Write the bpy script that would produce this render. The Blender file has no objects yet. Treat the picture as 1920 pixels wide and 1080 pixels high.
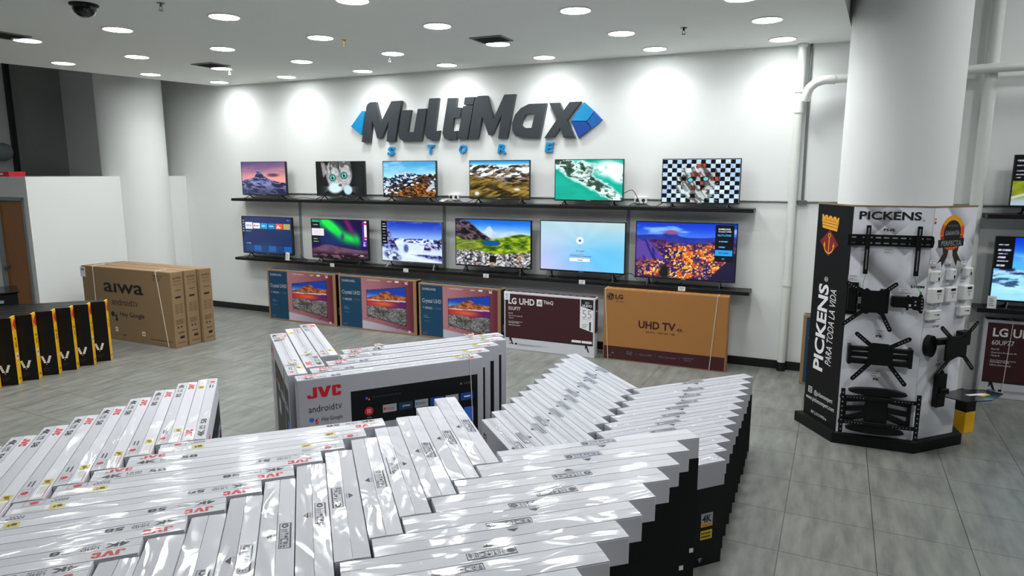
import bpy, bmesh, math, random
import numpy as np
from mathutils import Vector, Matrix
from mathutils.geometry import tessellate_polygon

sc = bpy.context.scene
col = sc.collection
PI = math.pi
rad = math.radians
random.seed(7)

# ------------------------------------------------------------------ camera, world, exposure, ceiling lamps
CAMZ = 2.42
cam = bpy.data.cameras.new('camera')
cam.sensor_width = 36.0
cam.lens = 36.0 * 1272 / 1920
cam.clip_start = 0.02
camo = bpy.data.objects.new('camera', cam)
camo.location = (0, 0, CAMZ)
camo.rotation_euler = (rad(90) - math.atan(217 / 1272), 0, 0)
col.objects.link(camo)
sc.camera = camo
sc.view_settings.view_transform = 'Standard'
sc.view_settings.look = 'None'
sc.view_settings.gamma = 1.0
sc.view_settings.use_curve_mapping = False
sc.view_settings.exposure = 0.25
w = bpy.data.worlds.new('world')
sc.world = w
w.use_nodes = True
w.node_tree.nodes['Background'].inputs['Color'].default_value = (0.80, 0.90, 1.0, 1)
w.node_tree.nodes['Background'].inputs['Strength'].default_value = 0.08

# the sign wall's own axes: s along it, n into it
WA = -24.6
OX, OY = 2.7819, 8.4507
DX = Vector((math.cos(rad(WA)), math.sin(rad(WA))))
NX = Vector((-DX.y, DX.x))
ZC = 3.87          # lowered ceiling
ZH = 5.2           # high ceiling beyond it


def W(s, n, z=0.0):
    return Vector((OX + s * DX.x + n * NX.x, OY + s * DX.y + n * NX.y, z))


LAMP_W = 5.0
LAMPS = [[(-8.12, -.41), (-6.68, -.43), (-5.24, -.44), (-3.85, -.42), (-2.40, -.45), (-.98, -.46), (.44, -.47)],
         [(-8.34, -1.49), (-6.90, -1.48), (-5.45, -1.48), (-4.00, -1.49), (-2.54, -1.52), (-1.09, -1.52), (.36, -1.56)],
         [(-8.46, -2.71), (-7.09, -2.65), (-5.65, -2.61), (-4.14, -2.66), (-2.67, -2.65), (-1.19, -2.70), (.23, -2.55)],
         [(-7.21, -3.90), (-5.75, -3.87), (-4.29, -3.84), (-2.80, -3.84), (-1.32, -3.80), (.10, -3.75)],
         [(-7.35, -5.05), (-5.90, -5.05), (-4.45, -5.05), (-3.0, -5.05), (-1.55, -5.05), (-.08, -4.95)],
         [(-7.5, -6.25), (-6.05, -6.25), (-4.6, -6.25), (-3.15, -6.25), (-.9, -6.2)]]
# unseen fill lamps, added under the high ceiling to brighten stand, cartons and far wall
FILL_LAMPS = [(5.2, 4.0, 17), (6.8, 5.4, 24), (7.6, 2.6, 34), (2.7, 0.1, 60), (-9.6, 5.0, 40), (-10.6, 10.6, 15)]
lamp_data = bpy.data.lights.new('downlight', 'AREA')
lamp_data.shape = 'DISK'
lamp_data.size = 0.25
lamp_data.energy = LAMP_W
lamp_data.color = (0.97, 1.0, 0.985)
lamp_data.spread = rad(135)
for row in LAMPS:
    for (s, n) in row:
        lo = bpy.data.objects.new('downlight', lamp_data)
        lo.location = W(s, n, ZC - 0.012)
        col.objects.link(lo)
for (x, y, e) in FILL_LAMPS:
    hd = bpy.data.lights.new('fill_lamp', 'AREA')
    hd.shape = 'DISK'
    hd.size = 0.5
    hd.energy = e
    hd.color = (0.97, 1.0, 0.985)
    lo = bpy.data.objects.new('fill_lamp', hd)
    lo.location = (x, y, ZH - 0.03)
    col.objects.link(lo)


# ------------------------------------------------------------------ materials
def lin(c):
    return tuple(((x / 12.92) if x <= 0.04045 else ((x + 0.055) / 1.055) ** 2.4) for x in c)


def lin_np(a):
    a = np.clip(a, 0, 1)
    return np.where(a <= 0.04045, a / 12.92, ((a + 0.055) / 1.055) ** 2.4)


class NT:
    def __init__(self, name):
        self.m = bpy.data.materials.new(name)
        self.m.use_nodes = True
        self.t = self.m.node_tree
        self.b = self.t.nodes['Principled BSDF']
        self.out = self.t.nodes['Material Output']

    def n(self, typ, **kw):
        nd = self.t.nodes.new(typ)
        for k, v in kw.items():
            setattr(nd, k, v)
        return nd

    def l(self, a, b):
        self.t.links.new(a, b)


def mat(name, c, rough=0.6, var=0.05, scale=6.0, metal=0.0, spec=0.5, bump=0.0, coat=0.0, stretch=(1, 1, 1)):
    """plain surface: one colour with a little procedural unevenness"""
    k = NT(name)
    c = lin(c)
    tc = k.n('ShaderNodeTexCoord')
    mp = k.n('ShaderNodeMapping')
    mp.inputs['Scale'].default_value = stretch
    nz = k.n('ShaderNodeTexNoise')
    nz.inputs['Scale'].default_value = scale
    nz.inputs['Detail'].default_value = 4
    k.l(tc.outputs['Object'], mp.inputs['Vector'])
    k.l(mp.outputs['Vector'], nz.inputs['Vector'])
    mx = k.n('ShaderNodeMix', data_type='RGBA')
    mx.inputs[6].default_value = tuple(x * (1 - var) for x in c) + (1,)
    mx.inputs[7].default_value = tuple(min(1, x * (1 + var)) for x in c) + (1,)
    k.l(nz.outputs['Fac'], mx.inputs[0])
    k.l(mx.outputs[2], k.b.inputs['Base Color'])
    k.b.inputs['Roughness'].default_value = rough
    k.b.inputs['Metallic'].default_value = metal
    k.b.inputs['Specular IOR Level'].default_value = spec
    k.b.inputs['Coat Weight'].default_value = coat
    k.b.inputs['Coat Roughness'].default_value = 0.08
    if bump:
        bp = k.n('ShaderNodeBump')
        bp.inputs['Strength'].default_value = bump
        bp.inputs['Distance'].default_value = 0.01
        k.l(nz.outputs['Fac'], bp.inputs['Height'])
        k.l(bp.outputs['Normal'], k.b.inputs['Normal'])
    return k.m


def emis(name, c, strength):
    k = NT(name)
    k.b.inputs['Base Color'].default_value = (0, 0, 0, 1)
    k.b.inputs['Emission Color'].default_value = lin(c) + (1,)
    k.b.inputs['Emission Strength'].default_value = strength
    return k.m


def printed(name, rough=0.45, coat=0.0):
    """ink colours carried by the mesh"""
    k = NT(name)
    a = k.n('ShaderNodeVertexColor', layer_name='ink')
    k.l(a.outputs['Color'], k.b.inputs['Base Color'])
    k.b.inputs['Roughness'].default_value = rough
    k.b.inputs['Coat Weight'].default_value = coat
    return k.m


def screen_mat(name, strength):
    k = NT(name)
    a = k.n('ShaderNodeVertexColor', layer_name='ink')
    k.b.inputs['Base Color'].default_value = (0.004, 0.004, 0.004, 1)
    k.b.inputs['Roughness'].default_value = 0.22
    k.l(a.outputs['Color'], k.b.inputs['Emission Color'])
    k.b.inputs['Emission Strength'].default_value = strength
    return k.m


def film_mat(name, amount, scale, strength, rough=0.06, stretch=(1, 1, 1)):
    """clear shrink film and packing tape: see-through with wrinkled glossy reflections"""
    k = NT(name)
    k.t.nodes.remove(k.b)
    tc = k.n('ShaderNodeTexCoord')
    geo = k.n('ShaderNodeObjectInfo')
    add = k.n('ShaderNodeVectorMath', operation='ADD')
    k.l(tc.outputs['Object'], add.inputs[0])
    sc_ = k.n('ShaderNodeVectorMath', operation='SCALE')
    cmb = k.n('ShaderNodeCombineXYZ')
    for i in range(3):
        k.l(geo.outputs['Random'], cmb.inputs[i])
    k.l(cmb.outputs[0], sc_.inputs[0])
    sc_.inputs['Scale'].default_value = 37.0
    k.l(sc_.outputs[0], add.inputs[1])
    mp = k.n('ShaderNodeMapping')
    mp.inputs['Scale'].default_value = stretch
    k.l(add.outputs[0], mp.inputs['Vector'])
    nz = k.n('ShaderNodeTexNoise')
    nz.inputs['Scale'].default_value = scale
    nz.inputs['Detail'].default_value = 1.5
    nz.inputs['Distortion'].default_value = 0.8
    k.l(mp.outputs['Vector'], nz.inputs['Vector'])
    bp = k.n('ShaderNodeBump')
    bp.inputs['Strength'].default_value = strength
    bp.inputs['Distance'].default_value = 0.02
    k.l(nz.outputs['Fac'], bp.inputs['Height'])
    tr = k.n('ShaderNodeBsdfTransparent')
    gl = k.n('ShaderNodeBsdfGlossy')
    gl.inputs['Roughness'].default_value = rough
    gl.inputs['Color'].default_value = (1, 1, 1, 1)
    k.l(bp.outputs['Normal'], gl.inputs['Normal'])
    mx = k.n('ShaderNodeMixShader')
    mx.inputs[0].default_value = amount
    k.l(tr.outputs[0], mx.inputs[1])
    k.l(gl.outputs[0], mx.inputs[2])
    k.l(mx.outputs[0], k.out.inputs['Surface'])
    return k.m


def floor_mat():
    k = NT('floor_tile')
    tc = k.n('ShaderNodeTexCoord')
    mp = k.n('ShaderNodeMapping', vector_type='TEXTURE')
    mp.inputs['Location'].default_value = (1.97, 4.56, 0)
    mp.inputs['Rotation'].default_value = (0, 0, rad(-25.6))
    k.l(tc.outputs['Object'], mp.inputs['Vector'])
    br = k.n('ShaderNodeTexBrick')
    br.offset = 0.0
    br.inputs['Scale'].default_value = 1.0
    br.inputs['Brick Width'].default_value = 0.567
    br.inputs['Row Height'].default_value = 0.567
    br.inputs['Mortar Size'].default_value = 0.0028
    br.inputs['Mortar Smooth'].default_value = 0.2
    br.inputs['Color1'].default_value = (0.92, 0.92, 0.92, 1)
    br.inputs['Color2'].default_value = (1, 1, 1, 1)
    br.inputs['Mortar'].default_value = (0.20, 0.20, 0.20, 1)
    k.l(mp.outputs['Vector'], br.inputs['Vector'])
    # streaks along the tile
    m2 = k.n('ShaderNodeMapping')
    m2.inputs['Scale'].default_value = (4.5, 1.0, 1)
    k.l(mp.outputs['Vector'], m2.inputs['Vector'])
    nz = k.n('ShaderNodeTexNoise')
    nz.inputs['Scale'].default_value = 2.6
    nz.inputs['Detail'].default_value = 5
    nz.inputs['Roughness'].default_value = 0.55
    k.l(m2.outputs['Vector'], nz.inputs['Vector'])
    rp = k.n('ShaderNodeValToRGB')
    rp.color_ramp.elements[0].position = 0.30
    rp.color_ramp.elements[0].color = lin((0.40, 0.405, 0.39)) + (1,)
    rp.color_ramp.elements[1].position = 0.72
    rp.color_ramp.elements[1].color = lin((0.535, 0.54, 0.52)) + (1,)
    k.l(nz.outputs['Fac'], rp.inputs['Fac'])
    mu = k.n('ShaderNodeMix', data_type='RGBA', blend_type='MULTIPLY')
    mu.inputs[0].default_value = 1.0
    k.l(rp.outputs['Color'], mu.inputs[6])
    k.l(br.outputs['Color'], mu.inputs[7])
    k.l(mu.outputs[2], k.b.inputs['Base Color'])
    k.b.inputs['Roughness'].default_value = 0.36
    k.b.inputs['Specular IOR Level'].default_value = 0.45
    return k.m


M = dict(
    wall=mat('wall_paint', (0.905, 0.912, 0.908), 0.75, 0.02, 1.5),
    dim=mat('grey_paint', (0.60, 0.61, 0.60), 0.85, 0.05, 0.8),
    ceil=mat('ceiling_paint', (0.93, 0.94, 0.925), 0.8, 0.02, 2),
    floor=floor_mat(),
    black=mat('black_plastic', (0.045, 0.047, 0.05), 0.4, 0.1),
    soft_black=mat('black_satin', (0.024, 0.025, 0.027), 0.6, 0.1, spec=0.3),
    steel_black=mat('black_powder_coat', (0.022, 0.023, 0.026), 0.5, 0.15, 30, spec=0.3),
    shelf=mat('black_laminate', (0.05, 0.052, 0.054), 0.4, 0.15, 12, stretch=(1, 8, 8)),
    base=mat('baseboard_black', (0.05, 0.052, 0.055), 0.4, 0.1),
    card=mat('white_card', (0.79, 0.79, 0.82), 0.5, 0.025, 3),
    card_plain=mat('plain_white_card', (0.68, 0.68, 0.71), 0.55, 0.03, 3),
    card_plain_shade=mat('plain_white_card_shaded', (0.655, 0.655, 0.685), 0.55, 0.03, 3),
    card_shaded=mat('white_card_shaded', (0.75, 0.75, 0.78), 0.5, 0.03, 3),  # darker card copies for one flap: tilt shade put into the colour
    ink=mat('black_ink', (0.07, 0.07, 0.085), 0.5, 0.1),
    navy_ink=mat('navy_ink', (0.022, 0.026, 0.045), 0.5, 0.1, spec=0.3),
    mark_ink=mat('slate_ink', (0.17, 0.17, 0.26), 0.5, 0.1),
    red_ink=mat('red_ink', (0.78, 0.07, 0.12), 0.5, 0.05),
    deep_red=mat('deep_red_ink', (0.50, 0.03, 0.04), 0.5, 0.05),
    white_ink=mat('white_ink', (0.90, 0.90, 0.91), 0.5, 0.02),
    grey_ink=mat('grey_ink', (0.45, 0.45, 0.47), 0.5, 0.05),
    yellow=mat('yellow_card', (0.96, 0.72, 0.05), 0.5, 0.04, 10),
    sticker_yellow=mat('yellow_sticker', (0.80, 0.72, 0.16), 0.45, 0.05),
    kraft=mat('kraft_card', (0.555, 0.45, 0.325), 0.75, 0.05, 4, stretch=(1, 1, 6)),
    kraft_dark=mat('kraft_ink', (0.20, 0.14, 0.11), 0.7, 0.1),
    amber=mat('amber_card', (0.625, 0.425, 0.21), 0.65, 0.03, 4),
    maroon=mat('maroon_ink', (0.22, 0.04, 0.08), 0.55, 0.05),
    banner_black=mat('black_banner', (0.022, 0.024, 0.026), 0.6, 0.05, 5, spec=0.25),
    black_card=mat('black_card', (0.026, 0.026, 0.03), 0.38, 0.1, 5, spec=0.35),
    navy=mat('navy_card', (0.02, 0.20, 0.31), 0.5, 0.05),
    gold_ink=mat('gold_ink', (0.93, 0.65, 0.15), 0.5, 0.05),
    orange_ink=mat('orange_ink', (0.90, 0.36, 0.09), 0.5, 0.05),
    blue_ink=mat('blue_ink', (0.20, 0.42, 0.85), 0.5, 0.05),
    silver_ink=mat('silver_ink', (0.62, 0.63, 0.66), 0.4, 0.05),
    sign_grey=mat('sign_charcoal', (0.215, 0.235, 0.255), 0.28, 0.04, 3),
    sign_cyan=mat('sign_cyan', (0.03, 0.56, 0.80), 0.35, 0.03),
    sign_blue=mat('sign_blue', (0.03, 0.38, 0.70), 0.35, 0.03),
    sign_navy=mat('sign_deep_blue', (0.02, 0.27, 0.60), 0.35, 0.03),
    pvc=mat('white_pvc', (0.87, 0.88, 0.865), 0.35, 0.02),
    steel=mat('galvanised_steel', (0.50, 0.51, 0.51), 0.4, 0.06, 20, metal=0.7),
    brass=mat('brass', (0.85, 0.68, 0.30), 0.3, 0.06, 20, metal=0.9),
    wood=mat('brown_door_veneer', (0.62, 0.38, 0.15), 0.4, 0.12, 3, stretch=(8, 8, 1)),
    frame_grey=mat('grey_door_frame', (0.55, 0.58, 0.59), 0.5, 0.04),
    white_plastic=mat('white_plastic', (0.90, 0.90, 0.90), 0.3, 0.02),
    strap=mat('white_strap', (0.83, 0.80, 0.75), 0.5, 0.05),
    cord=mat('black_cord', (0.05, 0.05, 0.055), 0.5, 0.1),
    green=mat('green_plastic', (0.05, 0.55, 0.28), 0.4, 0.05),
    dark_glass=mat('smoked_glass', (0.06, 0.075, 0.08), 0.08, 0.05),
    vent=mat('vent_grey', (0.50, 0.51, 0.50), 0.6, 0.05),
    lens=emis('lamp_lens', (0.985, 1.0, 0.995), 32.0),
    print=printed('printed_panel'),
    print_matte=printed('printed_banner', 0.4),
    screen=screen_mat('lit_screen', 1.0),
    film=film_mat('shrink_film', 0.135, 4.5, 0.42, 0.10, (0.7, 1.6, 1)),
    thin_film=film_mat('thin_shrink_film', 0.085, 5.0, 0.42, 0.10, (0.5, 1.8, 1)),
    tape=film_mat('packing_tape', 0.12, 14.0, 0.5, 0.08, (0.6, 2.0, 1)),
)


# ------------------------------------------------------------------ mesh builder
class MB:
    def __init__(self):
        self.v, self.f, self.mi, self.mats, self.ink = [], [], [], [], {}

    def slot(self, m):
        if m not in self.mats:
            self.mats.append(m)
        return self.mats.index(m)

    def add(self, verts, faces, m):
        o = len(self.v)
        self.v += [tuple(p) for p in verts]
        self.f += [tuple(o + i for i in q) for q in faces]
        self.mi += [self.slot(m)] * len(faces)
        return o

    def box(self, x0, x1, y0, y1, z0, z1, m, ch=0.0, tf=None):
        if ch <= 0:
            vs = [(x, y, z) for z in (z0, z1) for y in (y0, y1) for x in (x0, x1)]
            fs = [(0, 2, 3, 1), (4, 5, 7, 6), (0, 1, 5, 4), (2, 6, 7, 3), (0, 4, 6, 2), (1, 3, 7, 5)]
        else:
            b = bmesh.new()
            bmesh.ops.create_cube(b, size=1.0)
            for q in b.verts:
                q.co = Vector(((x0 + x1) / 2 + q.co.x * (x1 - x0), (y0 + y1) / 2 + q.co.y * (y1 - y0), (z0 + z1) / 2 + q.co.z * (z1 - z0)))
            bmesh.ops.bevel(b, geom=list(b.edges), offset=ch, segments=1, affect='EDGES', profile=0.5)
            b.verts.index_update()
            vs = [tuple(q.co) for q in b.verts]
            fs = [tuple(q.index for q in fc.verts) for fc in b.faces]
            b.free()
        if tf:
            vs = [tf(p) for p in vs]
        self.add(vs, fs, m)

    def prism(self, poly, m, tf, d0, d1, hole=None, side=None):
        """flat outline (a, b) given thickness d0..d1; tf(a, b, d) -> point"""
        loops = [poly] + ([hole] if hole else [])
        flat = [p for lp in loops for p in lp]
        tri = tessellate_polygon([[Vector((p[0], p[1], 0)) for p in lp] for lp in loops])
        n = len(flat)
        vs = [tf(p[0], p[1], d0) for p in flat] + [tf(p[0], p[1], d1) for p in flat]
        fs = [tuple(t) for t in tri] + [tuple(i + n for i in reversed(t)) for t in tri]
        self.add(vs, fs, m)
        o = 0
        for lp in loops:
            k = len(lp)
            vs2 = [tf(p[0], p[1], d0) for p in lp] + [tf(p[0], p[1], d1) for p in lp]
            self.add(vs2, [(i, (i + 1) % k, k + (i + 1) % k, k + i) for i in range(k)], side or m)
            o += k

    def flat(self, poly, m, tf):
        tri = tessellate_polygon([[Vector((p[0], p[1], 0)) for p in poly]])
        self.add([tf(p[0], p[1]) for p in poly], [tuple(t) for t in tri], m)

    def tube(self, path, r, m, seg=10, cap=True):
        path = [Vector(p) for p in path]
        rings = []
        up = None
        for i, p in enumerate(path):
            t = (path[min(i + 1, len(path) - 1)] - path[max(i - 1, 0)]).normalized()
            if up is None:
                up = Vector((0, 0, 1)) if abs(t.z) < 0.9 else Vector((1, 0, 0))
            a = (up - t * up.dot(t)).normalized()
            up = a
            b = t.cross(a)
            rr = r[i] if isinstance(r, (list, tuple)) else r
            rings.append([p + a * rr * math.cos(2 * PI * k / seg) + b * rr * math.sin(2 * PI * k / seg) for k in range(seg)])
        vs = [q for rg in rings for q in rg]
        fs = [(i * seg + k, i * seg + (k + 1) % seg, (i + 1) * seg + (k + 1) % seg, (i + 1) * seg + k) for i in range(len(path) - 1) for k in range(seg)]
        if cap:
            fs += [tuple(range(seg - 1, -1, -1)), tuple(range((len(path) - 1) * seg, len(path) * seg))]
        self.add(vs, fs, m)

    def lathe(self, prof, m, seg=32, c=(0, 0, 0), close=True):
        vs = [(c[0] + r * math.cos(2 * PI * k / seg), c[1] + r * math.sin(2 * PI * k / seg), c[2] + z) for r, z in prof for k in range(seg)]
        fs = [(i * seg + k, i * seg + (k + 1) % seg, (i + 1) * seg + (k + 1) % seg, (i + 1) * seg + k) for i in range(len(prof) - 1) for k in range(seg)]
        if close:
            fs += [tuple(range(seg - 1, -1, -1)), tuple(range((len(prof) - 1) * seg, len(prof) * seg))]
        self.add(vs, fs, m)

    def paint(self, tf, img, m):
        """a finely divided panel whose vertices carry ink; img rows run bottom to top; tf(u, v) -> point"""
        ny, nx = img.shape[:2]
        vs = [tf(i / (nx - 1), j / (ny - 1)) for j in range(ny) for i in range(nx)]
        fs = [(j * nx + i, j * nx + i + 1, (j + 1) * nx + i + 1, (j + 1) * nx + i) for j in range(ny - 1) for i in range(nx - 1)]
        o = self.add(vs, fs, m)
        self.ink[o] = lin_np(img.reshape(-1, 3))

    def text(self, s, O, U, V, m, bold=0.0, shear=0.0, tf=None, depth=0.0):
        """lettering fitted to the parallelogram O, O+U, O+V"""
        v, f, b = glyphs(s, bold, shear, depth)
        O, U, V = Vector(O), Vector(U), Vector(V)
        N = U.normalized().cross(V.normalized())
        out = []
        for p in v:
            q = O + U * ((p[0] - b[0]) / max(b[2] - b[0], 1e-6)) + V * ((p[1] - b[1]) / max(b[3] - b[1], 1e-6)) + N * p[2]
            out.append(tuple(tf(q)) if tf else tuple(q))
        self.add(out, f, m)

    def build(self, name, parent=None, loc=None, rotz=0.0, smooth=False):
        return place(name, self.mesh(name, smooth), parent, loc, rotz)

    def mesh(self, name, smooth=False):
        me = bpy.data.meshes.new(name)
        me.from_pydata(self.v, [], self.f)
        for m in self.mats:
            me.materials.append(M[m])
        me.polygons.foreach_set('material_index', self.mi)
        if smooth:
            me.polygons.foreach_set('use_smooth', [True] * len(self.f))
            me.set_sharp_from_angle(angle=rad(40))
        if self.ink:
            at = me.color_attributes.new('ink', 'FLOAT_COLOR', 'POINT')
            a = np.ones((len(self.v), 4), dtype=np.float32)
            for o, c in self.ink.items():
                a[o:o + len(c), :3] = c
            at.data.foreach_set('color', a.ravel())
        me.update()
        return me


def place(name, me, parent=None, loc=None, rotz=0.0):
    o = bpy.data.objects.new(name, me)
    col.objects.link(o)
    o.parent = parent
    if loc is not None:
        o.location = loc
    o.rotation_euler.z = rotz
    return o


_gl = {}


def glyphs(s, bold, shear, depth):
    key = (s, bold, shear, depth)
    if key not in _gl:
        c = bpy.data.curves.new('glyphs', 'FONT')
        c.body = s
        c.resolution_u = 3 if len(s) < 12 else 2
        c.offset = bold
        c.shear = shear
        o = bpy.data.objects.new('glyphs', c)
        me = bpy.data.meshes.new_from_object(o)
        v = [tuple(q.co) for q in me.vertices]
        f = [tuple(p.vertices) for p in me.polygons]
        bpy.data.objects.remove(o)
        bpy.data.meshes.remove(me)
        bpy.data.curves.remove(c)
        b = (min(p[0] for p in v), min(p[1] for p in v), max(p[0] for p in v), max(p[1] for p in v))
        if depth:       # give the flat glyph a thickness: front, back and the rim between them
            cnt = {}
            for q in f:
                for i in range(len(q)):
                    e = (q[i], q[(i + 1) % len(q)])
                    cnt[e] = 1
            n = len(v)
            rim = [(a, b_, b_ + n, a + n) for (a, b_) in cnt if (b_, a) not in cnt]
            f = f + [tuple(i + n for i in reversed(q)) for q in f] + rim
            v = [(p[0], p[1], 0) for p in v] + [(p[0], p[1], -depth) for p in v]
        _gl[key] = (v, f, b)
    return _gl[key]


def tag(o, label=None, cat=None, group=None, kind=None):
    if label:
        o['label'] = label
    if cat:
        o['category'] = cat
    if group:
        o['group'] = group
    if kind:
        o['kind'] = kind
    return o


def thing(name, label, cat, loc=(0, 0, 0), rotz=0.0, group=None):
    o = place(name, None, None, loc, rotz)
    o.empty_display_size = 0.1
    return tag(o, label, cat, group)


ORD = ['first', 'second', 'third', 'fourth', 'fifth', 'sixth', 'seventh', 'eighth', 'ninth', 'tenth', 'eleventh', 'twelfth', 'thirteenth', 'fourteenth']
RW = rad(WA)


# ------------------------------------------------------------------ the setting
def struct(name, mb, parent=None, loc=None, rotz=0.0, smooth=False):
    o = mb.build(name, parent, loc, rotz, smooth)
    if parent is None:
        o['kind'] = 'structure'
    return o


b = MB()
b.add([(-22, -9, 0), (16, -9, 0), (16, 18, 0), (-22, 18, 0)], [(0, 1, 2, 3)], 'floor')
struct('floor', b)

b = MB()
b.box(-13.45, 9.5, 0, 0.2, 0, ZH, 'wall')
struct('wall_back', b, None, W(0, 0), RW)

b = MB()          # far wall beyond the partition, with a dark upright in it
b.box(-13.1, -12.8, -1.02, 0.0, 0, ZH, 'dim')
b.box(-13.1, -12.8, -9, -1.02, 0, ZH, 'wall')
struct('wall_left', b, None, W(0, 0), RW)
b = MB()
b.box(-12.8, -12.72, -1.03, -0.955, 0, ZH, 'black')
struct('trim_1', b, None, W(0, 0), RW)

b = MB()
b.box(-9.54, 2.4, -0.022, -0.001, 0, 0.105, 'base')
struct('baseboard_back', b, None, W(0, 0), RW)

# lowered ceiling: a thick slab with an open edge on both sides
LA, LB = Vector((-6.89, 9.51)), Vector((-5.07, 11.96))
RA, RB = Vector((2.84, 6.12)), Vector((3.27, 6.91))


def on_wall(a, d):
    t = -(Vector((a.x - OX, a.y - OY)).dot(NX)) / d.dot(NX)
    return a + d * t


ld, rd = (LB - LA).normalized(), (RB - RA).normalized()
poly = [on_wall(LA, ld), on_wall(RA, rd), RA - rd * 13.5, LA - ld * 15.0]
b = MB()
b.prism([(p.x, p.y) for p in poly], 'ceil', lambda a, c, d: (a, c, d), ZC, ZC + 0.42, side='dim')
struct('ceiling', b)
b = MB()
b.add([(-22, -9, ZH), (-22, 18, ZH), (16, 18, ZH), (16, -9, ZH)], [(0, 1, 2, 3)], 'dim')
struct('ceiling_high', b)

# office partition at the left, as tall as a door and a bit
C0 = Vector((-5.892, 12.422))
C1 = Vector((-7.034, 9.929))
b = MB()
PH = 2.355
DL, DR = -0.80, -0.118       # door opening along the door wall
pl = [(-0.0, 0.0), (0.0, 2.74), (-0.12, 2.74), (-0.12, 0.10), (DR, 0.10), (DR, 0.0)]
b.prism(pl, 'wall', lambda a, c, d: (a, c, d), 0, PH)
b.box(-2.6, DL, 0.0, 0.10, 0, PH, 'wall')
b.box(DL, DR, 0.0, 0.10, 2.055, PH, 'wall')
b.box(-2.6, -0.12, 0.10, 2.74, PH - 0.06, PH, 'wall')
struct('partition', b, None, (C1.x, C1.y, 0), RW)
b = MB()
b.box(DL + 0.035, DR - 0.035, 0.03, 0.07, 0.005, 2.0, 'wood', 0.004)
door = struct('door_1', b, None, (C1.x, C1.y, 0), RW)
b = MB()
b.box(DL - 0.035, DL + 0.03, -0.012, 0.1, 0, 2.055, 'frame_grey', 0.003)
b.box(DR - 0.03, DR + 0.035, -0.012, 0.1, 0, 2.055, 'frame_grey', 0.003)
b.box(DL - 0.035, DR + 0.035, -0.012, 0.1, 2.005, 2.06, 'frame_grey', 0.003)
b.build('door_frame', door)
b = MB()
b.lathe([(0.012, 0.0), (0.030, 0.004), (0.030, 0.012), (0.011, 0.016), (0.011, 0.045), (0.026, 0.055), (0.028, 0.072), (0.018, 0.084)], 'steel', 20)
k = b.build('door_knob', door, (DL + 0.085, 0.03, 1.0), 0, True)
k.rotation_euler = (rad(90), 0, 0)

for (x, y) in ((-6.43, 11.76), (3.78, 6.77)):
    b = MB()
    b.lathe([(0.5, 0), (0.5, 0.06), (0.5, 2.4), (0.5, ZH)], 'wall', 72)
    struct('pillar', b, None, (x, y, 0), 0, True)

# pipes, conduit and sockets on the sign wall
P = lambda s, n, z: (s, n, z)
t = thing('drain_pipe', 'white plastic downpipe with black foot beside the pillar', 'pipe', W(0, 0), RW)
b = MB()
b.tube([(0.635, -0.075, 0.0), (0.635, -0.075, ZC)], 0.047, 'pvc', 20)
b.build('pipe', t, None, 0, True)
b = MB()
b.tube([(0.635, -0.075, 0.0), (0.635, -0.075, 0.11)], 0.051, 'black', 20)
b.build('foot', t, None, 0, True)
for (z0, z1) in ((3.10, 3.20), (3.33, 3.37), (1.06, 1.13), (3.83, 3.87)):
    b = MB()
    b.tube([(0.635, -0.075, z0), (0.635, -0.075, z1)], 0.056, 'pvc', 20)
    b.build('coupling', t, None, 0, True)
t = thing('branch_pipe', 'white plastic pipe bending off the downpipe and running level behind the pillar', 'pipe', W(0, 0), RW)
b = MB()
el = [(0.70, -0.163, 3.225), (0.71, -0.175, 3.28), (0.74, -0.19, 3.36), (0.80, -0.207, 3.415), (0.88, -0.207, 3.44), (0.98, -0.207, 3.445)]
b.tube(el, 0.05, 'pvc', 20)
b.build('elbow', t, None, 0, True)
b = MB()
b.tube([(0.96, -0.207, 3.445), (2.5, -0.207, 3.475), (7.0, -0.207, 3.53)], 0.047, 'pvc', 20)
b.build('pipe', t, None, 0, True)
b = MB()
b.tube([(0.94, -0.207, 3.444), (1.0, -0.207, 3.445)], 0.055, 'pvc', 20)
b.build('coupling', t, None, 0, True)
t = thing('drain_pipe', 'white plastic downpipe between the pillar and the far television shelves', 'pipe', W(0, 0), RW)
b = MB()
b.tube([(2.47, -0.094, 0.0), (2.47, -0.094, ZH)], 0.062, 'pvc', 20)
b.build('pipe', t, None, 0, True)
b = MB()
b.tube([(2.47, -0.094, 1.42), (2.47, -0.094, 1.50)], 0.068, 'pvc', 20)
b.build('coupling', t, None, 0, True)

b = MB()
b.tube([(0.745, -0.016, 2.075), (0.735, -0.016, 2.9), (0.73, -0.016, ZC)], 0.014, 'steel', 12)
tag(b.build('conduit', None, W(0, 0), RW, True), 'thin grey metal conduit rising beside the white downpipe', 'conduit')
b = MB()
b.tube([(-8.0, -0.013, 2.072), (0.70, -0.013, 2.072)], 0.011, 'steel', 10)
tag(b.build('conduit', None, W(0, 0), RW, True), 'level metal conduit behind the upper row of televisions', 'conduit')
b = MB()
b.tube([(0.79, -0.013, 2.072), (3.6, -0.013, 2.06)], 0.011, 'steel', 10)
tag(b.build('conduit', None, W(0, 0), RW, True), 'level metal conduit passing behind the pillar display', 'conduit')
t = thing('junction_box', 'small metal junction box where conduits meet by the downpipe', 'box', W(0.745, -0.022, 2.07), RW)
b = MB()
b.box(-0.045, 0.045, -0.022, 0.021, -0.028, 0.02, 'steel', 0.003)
b.build('body', t)
b = MB()
b.box(-0.05, 0.05, -0.027, -0.021, -0.032, 0.024, 'steel', 0.002)
b.build('lid', t)
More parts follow.
